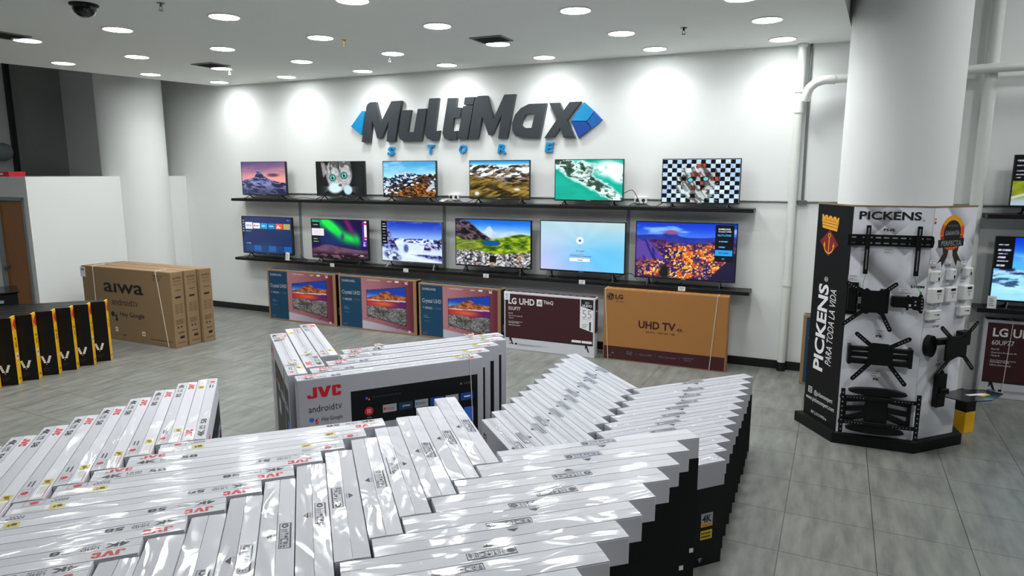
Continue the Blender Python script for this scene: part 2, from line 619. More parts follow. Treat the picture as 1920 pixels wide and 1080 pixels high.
for q, (s, lab) in enumerate([(-6.03, 'left of the cat television'), (-3.99, 'left of the brown mountain television'), (-1.20, 'left of the chequered television')]):
    t = thing('socket', 'white double wall socket above the upper shelf, ' + lab, 'socket', W(s, -0.001, 2.06), RW)
    b = MB()
    b.box(-0.085, 0.085, -0.04, 0.0, -0.045, 0.045, 'white_plastic', 0.006)
    b.build('housing', t)
    for dx in (-0.04, 0.04):
        b = MB()
        b.tube([(dx, -0.039, 0), (dx, -0.043, 0)], 0.022, 'black', 16)
        b.build('outlet', t)
for s, lab in ((-6.93, 'left of the aurora television'), (-4.17, 'left of the meadow television'), (-1.36, 'left of the night city television')):
    b = MB()
    b.box(s - 0.022, s + 0.022, -0.02, -0.001, 1.0, 1.95, 'frame_grey', 0.003)
    tag(b.build('cable_channel', None, W(0, 0), RW), 'upright grey cable channel between shelves, ' + lab, 'cable channel')

# bits and pieces on and around the partition
t = thing('air_duct', 'pale rounded duct end in the dim corner above the office door', 'duct', W(-12.5, -1.22, 2.78), RW)
b = MB()
b.tube([(0, 0.0, 0), (0, -0.03, 0), (0, -0.10, 0), (0, -2.2, 0)], [0.07, 0.13, 0.16, 0.16], 'frame_grey', 28)
b.build('duct', t, None, 0, True)
b = MB()
b.tube([(0, -0.30, 0), (0, -0.34, 0)], 0.168, 'dim', 28)
b.build('clamp', t, None, 0, True)
for y in (-0.5, -1.6):
    b = MB()
    b.tube([(-0.02, y, 0), (-0.298, y, 0)], 0.012, 'steel', 8)
    b.build('bracket', t)
t = thing('storage_box', 'red box lying on top of the white office partition', 'box', (C1.x - 0.42, C1.y + 0.45, PH), RW)
b = MB()
b.box(-0.75, -0.02, -0.12, 0.12, 0, 0.075, 'red_ink', 0.004)
b.build('body', t)
b = MB()
b.box(-0.45, -0.16, -0.1212, -0.119, 0.028, 0.052, 'white_ink')
tag(b.build('band', t), 'white band')

# ------------------------------------------------------------------ ceiling fittings
for r, row in enumerate(LAMPS):
    for i, (s, n) in enumerate(row):
        if r <= 3:
            lab = 'ceiling downlight, %s from the office end in the %s row from the sign wall' % (ORD[i], ORD[r])
        else:
            lab = 'round ceiling downlight over the front of the shop'
        t = thing('downlight', lab, 'ceiling light', W(s, n, ZC), RW, 'recessed downlights' if r <= 3 else 'recessed downlights over the shop front')
        b = MB()
        b.lathe([(0.148, 0.0), (0.15, -0.004), (0.147, -0.009), (0.137, -0.010), (0.132, -0.006)], 'white_plastic', 40, close=False)
        b.build('trim_ring', t, None, 0, True)
        b = MB()
        b.lathe([(0.134, -0.0055), (0.134, -0.0015)], 'lens', 40)
        b.build('lens', t)
for (x, y, e) in FILL_LAMPS:  # fittings for the added fill lamps
    t = thing('fill_lamp', 'added fill lamp under the high ceiling, out of view', 'ceiling light', (x, y, ZH), 0, 'lamps under the high ceiling')
    b = MB()
    b.lathe([(0.30, 0.0), (0.31, -0.012), (0.295, -0.022), (0.27, -0.018)], 'white_plastic', 32, close=False)
    b.build('trim_ring', t, None, 0, True)
    b = MB()
    b.lathe([(0.268, -0.012), (0.268, -0.004)], 'lens', 32)
    b.build('lens', t)
for s, n, lab in ((-6.78, -1.77, 'square grey ceiling vent at the office end of the ceiling'), (-2.48, -1.81, 'square grey ceiling vent above the sign, near mid ceiling'), (-7.13, -4.17, 'square grey ceiling vent by the open ceiling edge above the black and yellow cartons')):
    t = thing('ceiling_vent', lab, 'vent', W(s, n, ZC), RW)
    b = MB()
    for a in (0, 1):
        for c in (-1, 1):
            x0, x1, y0, y1 = (-0.19, 0.19, c * 0.155 - 0.012, c * 0.155 + 0.012) if a else (c * 0.178 - 0.012, c * 0.178 + 0.012, -0.143, 0.143)
            b.box(x0, x1, y0, y1, -0.012, -0.0005, 'vent', 0.002)
    b.build('rim', t)
    b = MB()
    b.box(-0.166, 0.166, -0.143, 0.143, -0.003, -0.0005, 'grey_ink')
    for q in range(9):
        y = -0.13 + q * 0.0325
        b.box(-0.166, 0.166, y - 0.009, y + 0.009, -0.009, -0.006, 'vent', 0, lambda p, y=y: (p[0], p[1], p[2] + (p[1] - y) * 0.3))
    b.build('slat', t)
t = thing('security_camera', 'black dome security camera hanging from the ceiling', 'camera', W(-5.03, -4.70, ZC))
b = MB()
b.lathe([(0.115, 0), (0.115, -0.012), (0.095, -0.02)], 'soft_black', 36)
b.build('base', t, None, 0, True)
b = MB()
b.lathe([(0.096, -0.02), (0.094, -0.045), (0.082, -0.072), (0.060, -0.094), (0.032, -0.108), (0.004, -0.112)], 'dark_glass', 36)
b.build('dome', t, None, 0, True)
b = MB()
b.lathe([(0.034, -0.1085), (0.02, -0.1125), (0.004, -0.1145)], 'steel', 20)
b.build('lens_cap', t, None, 0, True)
for s, n, m, lab in ((-4.38, -4.45, 'steel', 'grey sprinkler head beside the dome security camera'), (-3.99, -2.44, 'brass', 'brass sprinkler head over the middle of the ceiling'),
                     (-4.18, -1.30, 'white_plastic', 'white sprinkler head beside a downlight above the sign'), (-0.44, -1.52, 'black', 'dark sprinkler head near the downpipe end of the ceiling'),
                     (-6.94, -1.30, 'white_plastic', 'white sprinkler head beside the vent at the office end')):
    t = thing('sprinkler_head', lab, 'sprinkler', W(s, n, ZC))
    b = MB()
    b.lathe([(0.034, 0), (0.032, -0.006), (0.013, -0.008)], m, 20)
    b.build('rose', t)
    b = MB()
    b.tube([(0, 0, -0.006), (0, 0, -0.03)], 0.011, m, 12)
    for a in (-1, 1):
        b.tube([(a * 0.008, 0, -0.028), (a * 0.014, 0, -0.045), (a * 0.004, 0, -0.062)], 0.003, m, 6)
    b.build('frame', t)
    b = MB()
    b.lathe([(0.02, -0.062), (0.021, -0.066)], m, 16)
    b.build('deflector', t)

# ------------------------------------------------------------------ the two wall signs
SG = {'M':[(-5.59,2.88),(-5.48,3.4),(-5.46,3.44),(-5.41,3.47),(-5.3,3.47),(-5.22,3.17),(-5.02,3.47),(-4.84,3.47),(-4.98,2.88),(-5.13,2.88),(-5.08,3.18),(-5.22,2.93),(-5.26,2.92),(-5.3,2.94),(-5.38,3.2),(-5.44,2.87)],'u':[(-4.84,3.33),(-4.68,3.33),(-4.75,3.01),(-4.64,3.01),(-4.56,3.34),(-4.41,3.34),(-4.51,2.88),(-4.82,2.88),(-4.89,2.91),(-4.91,2.96),(-4.91,3.02)],'l':[(-4.36,3.48),(-4.2,3.48),(-4.28,3.01),(-4.19,3.02),(-4.22,2.89),(-4.33,2.88),(-4.41,2.91),(-4.45,2.97),(-4.44,3.03)],'t':[(-4.05,3.47),(-3.9,3.47),(-3.92,3.34),(-3.83,3.33),(-3.86,3.2),(-3.96,3.19),(-3.99,3.0),(-3.9,3.01),(-3.92,2.89),(-4.04,2.88),(-4.12,2.91),(-4.15,2.98),(-4.14,3.03)],'dot':[(-3.77,3.47),(-3.61,3.47),(-3.64,3.37),(-3.79,3.37)],'i':[(-3.8,3.35),(-3.64,3.35),(-3.74,2.89),(-3.9,2.89)],'M2':[(-3.72,2.89),(-3.62,3.4),(-3.6,3.46),(-3.55,3.48),(-3.42,3.48),(-3.32,3.16),(-3.15,3.48),(-2.98,3.48),(-3.11,2.89),(-3.25,2.89),(-3.19,3.22),(-3.33,2.95),(-3.36,2.93),(-3.4,2.94),(-3.5,3.2),(-3.57,2.89)],'a':[(-2.52,3.34),(-2.62,2.88),(-2.88,2.89),(-2.98,2.92),(-3.03,2.99),(-3.03,3.09),(-2.99,3.2),(-2.9,3.29),(-2.78,3.34)],'ah':[(-2.69,3.21),(-2.74,3.02),(-2.84,3.02),(-2.89,3.06),(-2.88,3.12),(-2.83,3.2),(-2.75,3.22)],'x':[(-2.48,3.34),(-2.33,3.34),(-2.28,3.23),(-2.19,3.34),(-2.03,3.34),(-2.22,3.11),(-2.11,2.88),(-2.27,2.88),(-2.32,3.01),(-2.41,2.89),(-2.55,2.88),(-2.37,3.12)],'tri':[(-5.79,3.12),(-5.58,3.34),(-5.54,3.35),(-5.52,3.33),(-5.6,2.99)],'d1':[(-1.99,3.33),(-1.85,3.21),(-1.95,3.09),(-2.17,3.1)],'d2':[(-1.84,3.2),(-1.74,3.1),(-1.88,2.99),(-1.94,3.09)],'d3':[(-2.17,3.09),(-1.95,3.08),(-1.89,2.99),(-2.06,2.87)],'S':[(-5.14,2.67),(-5.0,2.8)],'T':[(-4.44,2.69),(-4.3,2.82)],'O':[(-3.9,2.69),(-3.76,2.81)],'R':[(-3.27,2.68),(-3.12,2.81)],'E':[(-2.55,2.69),(-2.42,2.82)]}
wallf = lambda a, z, d: (a, d, z)
t = thing('wall_sign', 'large charcoal raised lettering with blue shapes at both ends on the white wall', 'sign', W(0, 0), RW)
for k in ('M', 'u', 'l', 't', 'M2', 'a', 'x'):
    b = MB()
    b.prism(SG[k], 'sign_grey', wallf, -0.06, -0.004, SG['ah'] if k == 'a' else None)
    b.build('letter', t)
b = MB()
b.prism(SG['i'], 'sign_grey', wallf, -0.06, -0.004)
b.prism(SG['dot'], 'sign_grey', wallf, -0.06, -0.004)
b.build('letter', t)
b = MB()
b.prism(SG['tri'], 'sign_cyan', wallf, -0.05, -0.004)
tag(b.build('triangle', t), 'cyan triangle')
for k, m in (('d1', 'sign_cyan'), ('d2', 'sign_blue'), ('d3', 'sign_navy')):
    b = MB()
    b.prism(SG[k], m, wallf, -0.05, -0.004)
    tag(b.build('diamond_panel', t), {'d1': 'cyan diamond panel', 'd2': 'mid blue diamond panel', 'd3': 'deep blue diamond panel'}[k])
t = thing('wall_sign', 'small widely spaced cyan letters on the wall below the large charcoal sign', 'sign', W(0, 0), RW)
for ch in 'STORE':
    (x0, z0), (x1, z1) = SG[ch]
    b = MB()
    sl = (z1 - z0) * 0.16
    b.text(ch, (x0, -0.04, z0), (x1 - x0 - sl, 0, 0), (sl, 0, z1 - z0), 'sign_cyan', 0.035, 0.0, None, 0.036)
    b.build('letter', t)


# ------------------------------------------------------------------ pictures (screens and printed fronts), drawn as fields of colour
def grid(nx, ny):
    x, y = np.meshgrid(np.linspace(0, 1, nx), np.linspace(0, 1, ny))
    return x, y


def vnoise(x, y, seed):
    xi, yi = np.floor(x).astype(np.int64), np.floor(y).astype(np.int64)
    xf, yf = x - xi, y - yi
    xf, yf = xf * xf * (3 - 2 * xf), yf * yf * (3 - 2 * yf)

    def h(a, c):
        n = (a * 374761393 + c * 668265263 + seed * 974711) & 0x7fffffff
        n = ((n ^ (n >> 13)) * 1274126177) & 0x7fffffff
        return ((n ^ (n >> 16)) & 0xffff) / 65535.0
    return (h(xi, yi) * (1 - xf) + h(xi + 1, yi) * xf) * (1 - yf) + (h(xi, yi + 1) * (1 - xf) + h(xi + 1, yi + 1) * xf) * yf


def fbm(x, y, seed, octv=5, gain=0.55):
    s, a, t = 0.0, 1.0, 0.0
    for o in range(octv):
        s = s + a * vnoise(x * 2 ** o, y * 2 ** o, seed + o * 17)
        t += a
        a *= gain
    return s / t


def ridged(x, y, seed, octv=5):
    s, a, t = 0.0, 1.0, 0.0
    for o in range(octv):
        s = s + a * (1 - np.abs(2 * vnoise(x * 2 ** o, y * 2 ** o, seed + o * 13) - 1))
        t += a
        a *= 0.55
    return s / t


def ss(a, b, x):
    t = np.clip((x - a) / (b - a + 1e-9), 0, 1)
    return t * t * (3 - 2 * t)


def C(*c):
    return np.array(c, dtype=float)


def lerp(a, b, t):
    return a * (1 - t[..., None]) + b * t[..., None]


def put(img, mask, c):
    m = np.clip(mask, 0, 1)[..., None]
    return img * (1 - m) + np.asarray(c) * m


def rect(x, y, x0, x1, y0, y1):
    return ((x >= x0) & (x <= x1) & (y >= y0) & (y <= y1)).astype(float)


def disc(x, y, cx, cy, rx, ry, soft=0.15):
    return 1 - ss(1 - soft, 1 + soft, np.sqrt(((x - cx) / rx) ** 2 + ((y - cy) / ry) ** 2))


def profile(x, pts):
    return np.interp(x, [p[0] for p in pts], [p[1] for p in pts])


def lines(img, x, y, x0, x1, ys, hgt, c, seed=1):
    for i, yy in enumerate(ys):
        x2 = x0 + (x1 - x0) * (0.55 + 0.45 * ((seed * 7 + i * 5) % 9) / 9.0)
        img = put(img, rect(x, y, x0, x2, yy - hgt / 2, yy + hgt / 2) * (0.55 + 0.45 * (vnoise(x * 180, y * 20, seed + i) > 0.35)), c)
    return img


def pic_dusk(x, y):
    img = lerp(C(.93, .62, .58), C(.36, .30, .50), ss(.35, 1.0, y + .25 * (fbm(x * 2, y * 5, 3) - .5) - .1 * x))
    img = put(img, .7 * ss(.52, .7, fbm(x * 2.5, y * 9, 5)) * ss(.9, .5, y) * ss(.4, .9, x), C(.98, .74, .62))
    img = put(img, disc(x, y, .72, .60, .12, .05, .6) * .9, C(.25, .20, .35))
    r = profile(x, [(0, .42), (.12, .46), (.25, .50), (.33, .62), (.37, .76), (.41, .79), (.45, .68), (.52, .58), (.62, .48), (.78, .40), (1, .36)]) + .03 * (fbm(x * 14, y * 0, 8) - .5)
    n = ridged(x * 9 + y * 7, y * 13, 21)
    mt = lerp(C(.09, .11, .25), C(.52, .54, .74), ss(.52, .82, n))
    mt = lerp(mt, C(.09, .11, .20), ss(.38, .05, y) * .55)
    return put(img, ss(-.01, .01, r - y), mt)


def pic_cat(x, y):
    x0_, y0_ = x, y
    a = (x * 1.78 - .85) * .78 + .85
    y = (y - .5) * .84 + .5
    x = .48 + (x - .48) * .78
    img = lerp(C(.03, .04, .04), C(.10, .12, .12), fbm(x * 3, y * 3, 4))
    img = put(img, disc(a, y, 1.45, .65, .14, .5, .8) * .5, C(.16, .18, .17))
    fur = lerp(C(.50, .50, .50), C(.84, .87, .88), fbm(a * 18, y * 18, 7))
    fur = put(fur, ss(.58, .72, ridged(a * 9 + 1.5 * y, y * 3.0, 9, 2)) * ss(.45, .75, y) * .7, C(.20, .18, .17))
    for ear in ([(.30, 1.05), (.38, .50), (.58, .74)], [(1.20, 1.05), (1.22, .60), (1.00, .84)]):
        m = np.ones_like(x)
        for i in range(3):
            p, q, r_ = ear[i], ear[(i + 1) % 3], ear[(i + 2) % 3]
            s = (q[0] - p[0]) * (y - p[1]) - (q[1] - p[1]) * (a - p[0])
            s0 = (q[0] - p[0]) * (r_[1] - p[1]) - (q[1] - p[1]) * (r_[0] - p[0])
            m = m * ss(-.004, .01, s * np.sign(s0))
        img = put(img, m, fur * .6 + C(.45, .36, .36) * .4)
    face = disc(a, y, .85, .62, .38, .42, .08)
    img = put(img, face, fur)
    img = put(img, disc(a, y, .72, .26, .20, .13, .3), C(.80, .90, .92))
    img = put(img, disc(a, y, 1.10, .22, .12, .12, .2), C(.72, .85, .88))
    for cx, cy in ((.66, .52), (1.00, .58)):
        img = put(img, disc(a, y, cx, cy, .095, .085, .2), C(.08, .09, .09))
        img = put(img, disc(a, y, cx, cy, .075, .066, .2), C(.30, .80, .76))
        img = put(img, disc(a, y, cx, cy, .03, .045, .2), C(.02, .05, .05))
        img = put(img, disc(a, y, cx + .02, cy + .03, .012, .012, .3), C(.9, 1, 1))
    img = put(img, disc(a, y, .88, .335, .05, .035, .3), C(.45, .30, .28))
    img = put(img, disc(a, y, .85, .88, .03, .16, .3) * .8, C(.16, .14, .14))
    for cx, sg in ((.66, -1), (1.06, 1)):
        for k in range(7):
            dx = (a - cx) * sg
            yy = .27 + (-.42 + k * .10) * dx - .25 * dx * dx
            img = put(img, ss(.007, .0, np.abs(y - yy)) * (dx > .03) * (dx < .40 + .03 * (k % 3)) * ss(.45, .1, dx) * .6, C(.78, .86, .88))
    return img


def pic_ridge(x, y):
    img = lerp(C(.66, .88, .95), C(.25, .62, .83), ss(.5, 1.0, y))
    img = put(img, ss(.5, .75, fbm(x * 2, y * 5, 31)) * .6, C(.78, .92, .97))
    r = .60 + .10 * np.exp(-((x - .45) / .2) ** 2) - .08 * np.exp(-((x - .12) / .12) ** 2) + .08 * (fbm(x * 8, y * 0, 3) - .5)
    n = fbm(x * 20 + y * 9, y * 22, 12)
    mt = lerp(C(.05, .11, .22), C(.80, .89, .97), ss(.50, .60, n))
    img = put(img, ss(-.01, .012, r - y), mt)
    n2 = fbm(x * 26, y * 26, 22)
    r2 = profile(x, [(0, .18), (.15, .30), (.35, .36), (.55, .48), (.78, .62), (1, .64)])
    mt2 = lerp(C(.02, .03, .05), C(.44, .30, .22), ss(.3, .75, n2))
    mt2 = put(mt2, ss(.56, .64, fbm(x * 18, y * 18, 40)), C(.86, .92, .97))
    img = put(img, ss(-.03, .01, r2 - y + .06 * (n2 - .5)), mt2)
    r3 = profile(x, [(0, -.1), (.22, .02), (.4, .22), (.6, .33), (.8, .38), (1, .10)])
    img = put(img, ss(-.02, .02, r3 - y), lerp(C(.10, .05, .02), C(.74, .47, .19), ss(.25, .75, fbm(x * 30, y * 30, 51))))
    return put(img, disc(x - (y - .3) * .5, y, .92, .27, .05, .13, .4) * .8, C(.80, .90, .97))


def pic_valley(x, y):
    img = lerp(C(.65, .88, .95), C(.10, .55, .85), ss(.86, 1.0, y))
    n = ridged(x * 9 + y * 8, y * 13, 61)
    mt = lerp(C(.10, .09, .08), C(.64, .54, .40), ss(.4, .9, n))
    mt = put(mt, ss(.50, .56, fbm(x * 11 - y * 9, y * 14, 66)) * ss(.5, .62, y), C(.90, .95, .99))
    img = put(img, ss(-.01, .015, .90 + .05 * (fbm(x * 7, x * 0, 3) - .5) - y), mt)
    mt2 = lerp(C(.12, .11, .03), C(.62, .50, .22), ss(.35, .85, ridged(x * 7 - y * 10, y * 8, 71)))
    r = profile(x, [(0, .56), (.3, .54), (.5, .46), (.58, .35), (.75, .42), (1, .45)])
    img = put(img, ss(-.02, .02, r - y), mt2)
    img = put(img, ss(.0, .03, .10 + .4 * (x - .5) ** 2 - np.abs(x - .5 - .12 * np.sin(y * 14)) * .9) * ss(.5, .3, y) * .7, C(.10, .09, .05))
    img = put(img, ss(.1, .0, y) * .5, C(.10, .09, .06))
    return put(img, disc(x, y, .80, .24, .05, .03, .5) + disc(x, y, .12, .12, .04, .05, .5), C(.85, .88, .9))


def pic_coast(x, y):
    img = lerp(C(.03, .56, .46), C(.12, .74, .66), fbm(x * 4, y * 4, 5))
    d = np.abs(y - (.98 - 1.05 * (x - .05))) - .22 * (1 - .5 * x)
    d = np.minimum(d, np.sqrt(((x - .40) / .9) ** 2 + (y - .76) ** 2) - .17)
    n = fbm(x * 10, y * 10, 9)
    isl = ss(.04, -.02, d + .16 * (n - .5))
    rk = lerp(C(.02, .12, .11), C(.30, .40, .32), ridged(x * 14, y * 14, 15))
    rk = put(rk, ss(.54, .62, ridged(x * 11 + y * 3, y * 12, 88, 3)) * ss(.5, .6, fbm(x * 5, y * 5, 6) + .12), C(.86, .97, .95))
    img = put(img, ss(.09, .02, d + .16 * (n - .5)) * .8, C(.85, .97, .95))
    img = put(img, isl, rk)
    cl = disc(x, y, .78, .78, .20, .20, .5) + disc(x, y, .98, .56, .14, .14, .5) + disc(x, y, .9, .8, .14, .1, .5)
    img = put(img, np.clip(cl, 0, 1) * ss(.3, .55, fbm(x * 8, y * 8, 90) + .15), C(.93, .99, .98))
    return put(img, disc(x - (.4 - y) * .3, y, .77, .41, .028, .02, .3), C(.85, .98, .96))


def pic_chequer(x, y):
    cx, cy = np.floor(x * 16).astype(int), np.floor(y * 10).astype(int)
    chk = ((cx + cy) % 2 == 0)
    tile = vnoise(cx * 1.7 + .3, cy * 1.3 + .2, 5)
    light = lerp(C(.62, .74, .88), C(.84, .93, .97), tile)
    light = put(light, ss(.6, .75, fbm(x * 40, y * 30, 3)) * .5, C(.42, .46, .60))
    img = np.where(chk[..., None], light, C(.02, .02, .03) + 0 * light)
    mid = ss(1.05, .8, np.sqrt(((x - .45) / .26) ** 2 + ((y - .45) / .50) ** 2) + .9 * (tile - .5))
    catp = lerp(C(.50, .52, .52), C(.93, .97, .97), fbm(x * 14, y * 10, 77))
    catp = put(catp, ((vnoise(cx * 2.1, cy * 2.3, 8) > .55) & (y > .28) & (x > .38)) * .85, C(.62, .20, .13))
    catp = put(catp, ss(.6, .7, ridged(x * 22 + y * 8, y * 6, 14, 2)) * .6, C(.12, .10, .10))
    img = put(img, ((mid > .5) & (chk | (tile > .35))) * .95, catp)
    for ex, ey in ((.37, .52), (.57, .55)):
        img = put(img, disc(x, y, ex, ey, .045, .06, .2), C(.10, .10, .10))
        img = put(img, disc(x, y, ex, ey, .032, .045, .2), C(.40, .78, .78))
    for k in range(8):
        sl = -.9 + .22 * k
        img = put(img, ss(.012, 0, np.abs((y - .25) - sl * (x - .42))) * (np.abs(x - .45) < .28) * (np.abs(x - .45) > .08) * .6, C(.85, .95, .97))
    return img


def pic_menu(x, y):
    img = lerp(C(.07, .12, .34), C(.04, .22, .40), ss(.2, .8, fbm(x * 2, y * 2, 4)))
    img = put(img, disc(x, y, .15, 1.0, .4, .3, .9) * .4, C(.25, .18, .42))
    img = put(img, rect(x, y, .0, 1, .3, .62) * .5, C(.04, .16, .32))
    img = put(img, rect(x, y, .0, .045, .45, 1), C(.03, .05, .12))
    for i, c in enumerate([(.86, .88, .90), (.94, .92, .93), (.08, .58, .78), (.05, .46, .72), (.88, .34, .20), (.66, .62, .36)]):
        x0 = .065 + i * .152
        if i == 0:
            img = put(img, rect(x, y, x0, x0 + .15, .66, .85), C(*c))
        else:
            img = put(img, rect(x, y, x0 + .012, x0 + .148, .68, .83), C(*c))
    img = put(img, rect(x, y, .245, .275, .735, .775), C(.78, .05, .08))
    img = lines(img, x, y, .285, .345, [.755], .03, C(.2, .2, .25))
    img = lines(img, x, y, .40, .49, [.755], .025, C(.75, .95, 1))
    img = lines(img, x, y, .55, .65, [.755], .025, C(.65, .9, 1))
    img = put(img, disc(x, y, .735, .755, .02, .035), C(1, .85, .75))
    img = lines(img, x, y, .70, .79, [.72], .02, C(1, .9, .8))
    img = lines(img, x, y, .07, .2, [.60, .255], .018, C(.6, .68, .8))
    img = lines(img, x, y, .90, .97, [.93], .02, C(.5, .55, .7))
    for k in range(6):
        img = put(img, rect(x, y, .07 + k * .152, .07 + k * .152 + .147, .04, .2), C(.07, .28, .50) * (.8 + .4 * (k % 2)))
    for k in range(5):
        img = put(img, rect(x, y, .012, .033, .88 - k * .075, .915 - k * .075), C(.7, .72, .8))
    return img


def pic_aurora(x, y):
    img = lerp(C(.05, .07, .30), C(.10, .04, .22), ss(.3, 1, y) * x)
    band = np.exp(-((y - (1.0 - .9 * (x - .18) + .08 * np.sin(x * 9))) / .15) ** 2)
    band2 = np.exp(-((y - (.95 - .55 * (x - .12))) / .16) ** 2) * ss(.65, .35, x)
    st = .55 + .45 * fbm(x * 16 + y * 5, y * 2, 6)
    img = put(img, np.clip((band * ss(.12, .25, x) * ss(.92, .8, x) + .8 * band2) * st * 1.15, 0, 1), C(.10, .88, .30))
    img = put(img, np.exp(-(((x - .70) + (y - .8) * .35) / .05) ** 2) * ss(.5, .8, y) * .7, C(.62, .10, .45))
    img = put(img, disc(x, y, .36, .45, .2, .2, .9) * .4, C(.05, .30, .50))
    img = put(img, disc(x, y, .56, .57, .03, .08, .8) * .7, C(.30, .05, .45))
    hill = .32 + .04 * np.sin(x * 5 + .5) - .10 * ss(.25, .05, x) - .05 * x
    sn = lerp(C(.22, .12, .20), C(.50, .36, .46), fbm(x * 6, y * 9, 31))
    sn = put(sn, ss(.55, .65, ridged(x * 9, y * 16, 35)) * ss(.2, .05, y), C(.10, .06, .09))
    img = put(img, ss(-.01, .015, hill - y), sn)
    img = put(img, rect(x, y, 0, .155, .34, .99), C(.05, .08, .10))
    img = put(img, rect(x, y, .01, .15, .93, .98), C(.20, .62, .50))
    img = put(img, rect(x, y, 0, .225, .57, .76), C(.88, .86, .90))
    img = lines(img, x, y, .03, .13, [.86, .48, .41], .022, C(.65, .7, .72))
    img = lines(img, x, y, .03, .19, [.70, .66, .62], .012, C(.68, .66, .72))
    img = put(img, rect(x, y, .91, .985, .33, .985), C(.35, .16, .62))
    img = put(img, rect(x, y, .945, .985, .52, .99), C(.94, .94, .92))
    img = put(img, rect(x, y, .945, .985, .90, .95) + rect(x, y, .945, .985, .54, .58), C(.82, .10, .12))
    img = lines(img, x, y, .925, .965, [.44, .39, .36], .02, C(.9, .85, .95))
    return lines(img, x, y, .86, .93, [.09], .025, C(.8, .75, .8))


def pic_snow(x, y):
    img = lerp(C(.60, .74, .96), C(.08, .22, .72), ss(.5, 1.0, y))
    img = put(img, ss(.5, .75, fbm(x * 3 + y, y * 6 - x * 2, 8)) * .45, C(.75, .84, .98))
    d = .58 + .05 * (fbm(x * 10, x * 0, 3) - .5)
    img = put(img, ss(-.01, .012, d - y), lerp(C(.16, .22, .52), C(.86, .91, 1), ss(.45, .56, fbm(x * 18, y * 30, 12))))
    g = .47 + .03 * np.sin(x * 6)
    img = put(img, ss(-.02, .02, g - y), lerp(C(.70, .80, 1), C(.93, .96, 1), fbm(x * 4, y * 6, 14)))
    for cx, w_, h_ in ((.10, .10, .66), (.02, .10, .5)):
        img = put(img, ss(-.02, .02, h_ * np.clip(1 - np.abs(x - cx) / .22, 0, 1) - y + .18) * ss(.30, .4, y + .3 * x), lerp(C(.08, .08, .24), C(.56, .60, .88), ss(.3, .7, fbm(x * 24, y * 22, 16))))
    rr = profile(x, [(.66, 0), (.72, .42), (.80, .56), (.86, .50), (1.0, .62)])
    img = put(img, ss(-.01, .02, rr - y) * ss(.30, .40, y + .25 * (1 - x)), lerp(C(.06, .06, .18), C(.74, .76, .95), ss(.35, .65, fbm(x * 28 + y * 10, y * 18, 18))))
    img = put(img, disc(x, y, .41, .33, .04, .10, .4), C(.30, .36, .58))
    img = put(img, disc(x + (y - .2) * .4, y, .15, .13, .12, .12, .4) * ss(.35, .5, fbm(x * 14, y * 14, 20)), C(.12, .14, .30))
    img = put(img, rect(x, y, 0, .095, .42, 1), C(.03, .03, .05))
    return lines(img, x, y, .02, .085, [.93, .87, .80, .72, .64, .56, .48], .016, C(.8, .8, .85), 3)


def pic_meadow(x, y):
    img = lerp(C(.75, .88, .98), C(.04, .40, .86), ss(.62, 1.0, y + .12 * (fbm(x * 3, y * 4, 6) - .5)))
    r = profile(x, [(0, .7), (.3, .70), (.38, .74), (.44, .86), (.47, .88), (.51, .76), (.62, .70), (.75, .78), (.85, .74), (1, .72)])
    img = put(img, ss(-.02, .03, r - y), lerp(C(.50, .66, .86), C(.95, .97, 1), fbm(x * 9, y * 9, 7)))
    r = profile(x, [(0, 1.02), (.18, .98), (.28, .84), (.36, .72), (.48, .60), (.6, .52)])
    img = put(img, ss(-.01, .02, r + .03 * (fbm(x * 15, x * 0, 9) - .5) - y), lerp(C(.05, .05, .09), C(.46, .38, .40), ss(.4, .9, ridged(x * 14 + y * 8, y * 14, 23))))
    r = profile(x, [(0, .62), (.15, .54), (.4, .58), (.6, .62), (.85, .72), (1, .70)])
    img = put(img, ss(-.01, .02, r - y), lerp(C(.12, .28, .02), C(.68, .76, .16), ss(.25, .75, fbm(x * 10, y * 20, 25))))
    img = put(img, ss(.45, .2, x) * ss(.60, .5, y) * .6, C(.42, .46, .22))
    img = put(img, disc(x, y, .49, .50, .12, .055, .1), C(.03, .30, .62))
    img = put(img, ss(.02, .0, np.abs(y - (.40 + .1 * np.sin(x * 7)))) * ss(.55, .3, x) * .5, C(.80, .76, .58))
    fg = lerp(C(.22, .22, .24), C(.92, .91, .94), ss(.25, .75, fbm(x * 44, y * 34, 29)))
    fg = put(fg, ss(.56, .66, fbm(x * 30, y * 26, 33)), C(.14, .13, .13))
    fg = put(fg, ss(.58, .7, fbm(x * 8, y * 8, 35)) * .5, C(.70, .50, .30))
    img = put(img, ss(-.02, .02, .30 + .03 * np.sin(x * 8) - y), fg)
    img = put(img, rect(x, y, .46, .55, .08, .22) * ss(.35, .5, fbm(x * 24, y * 24, 37) + .2), C(.06, .06, .07))
    return img


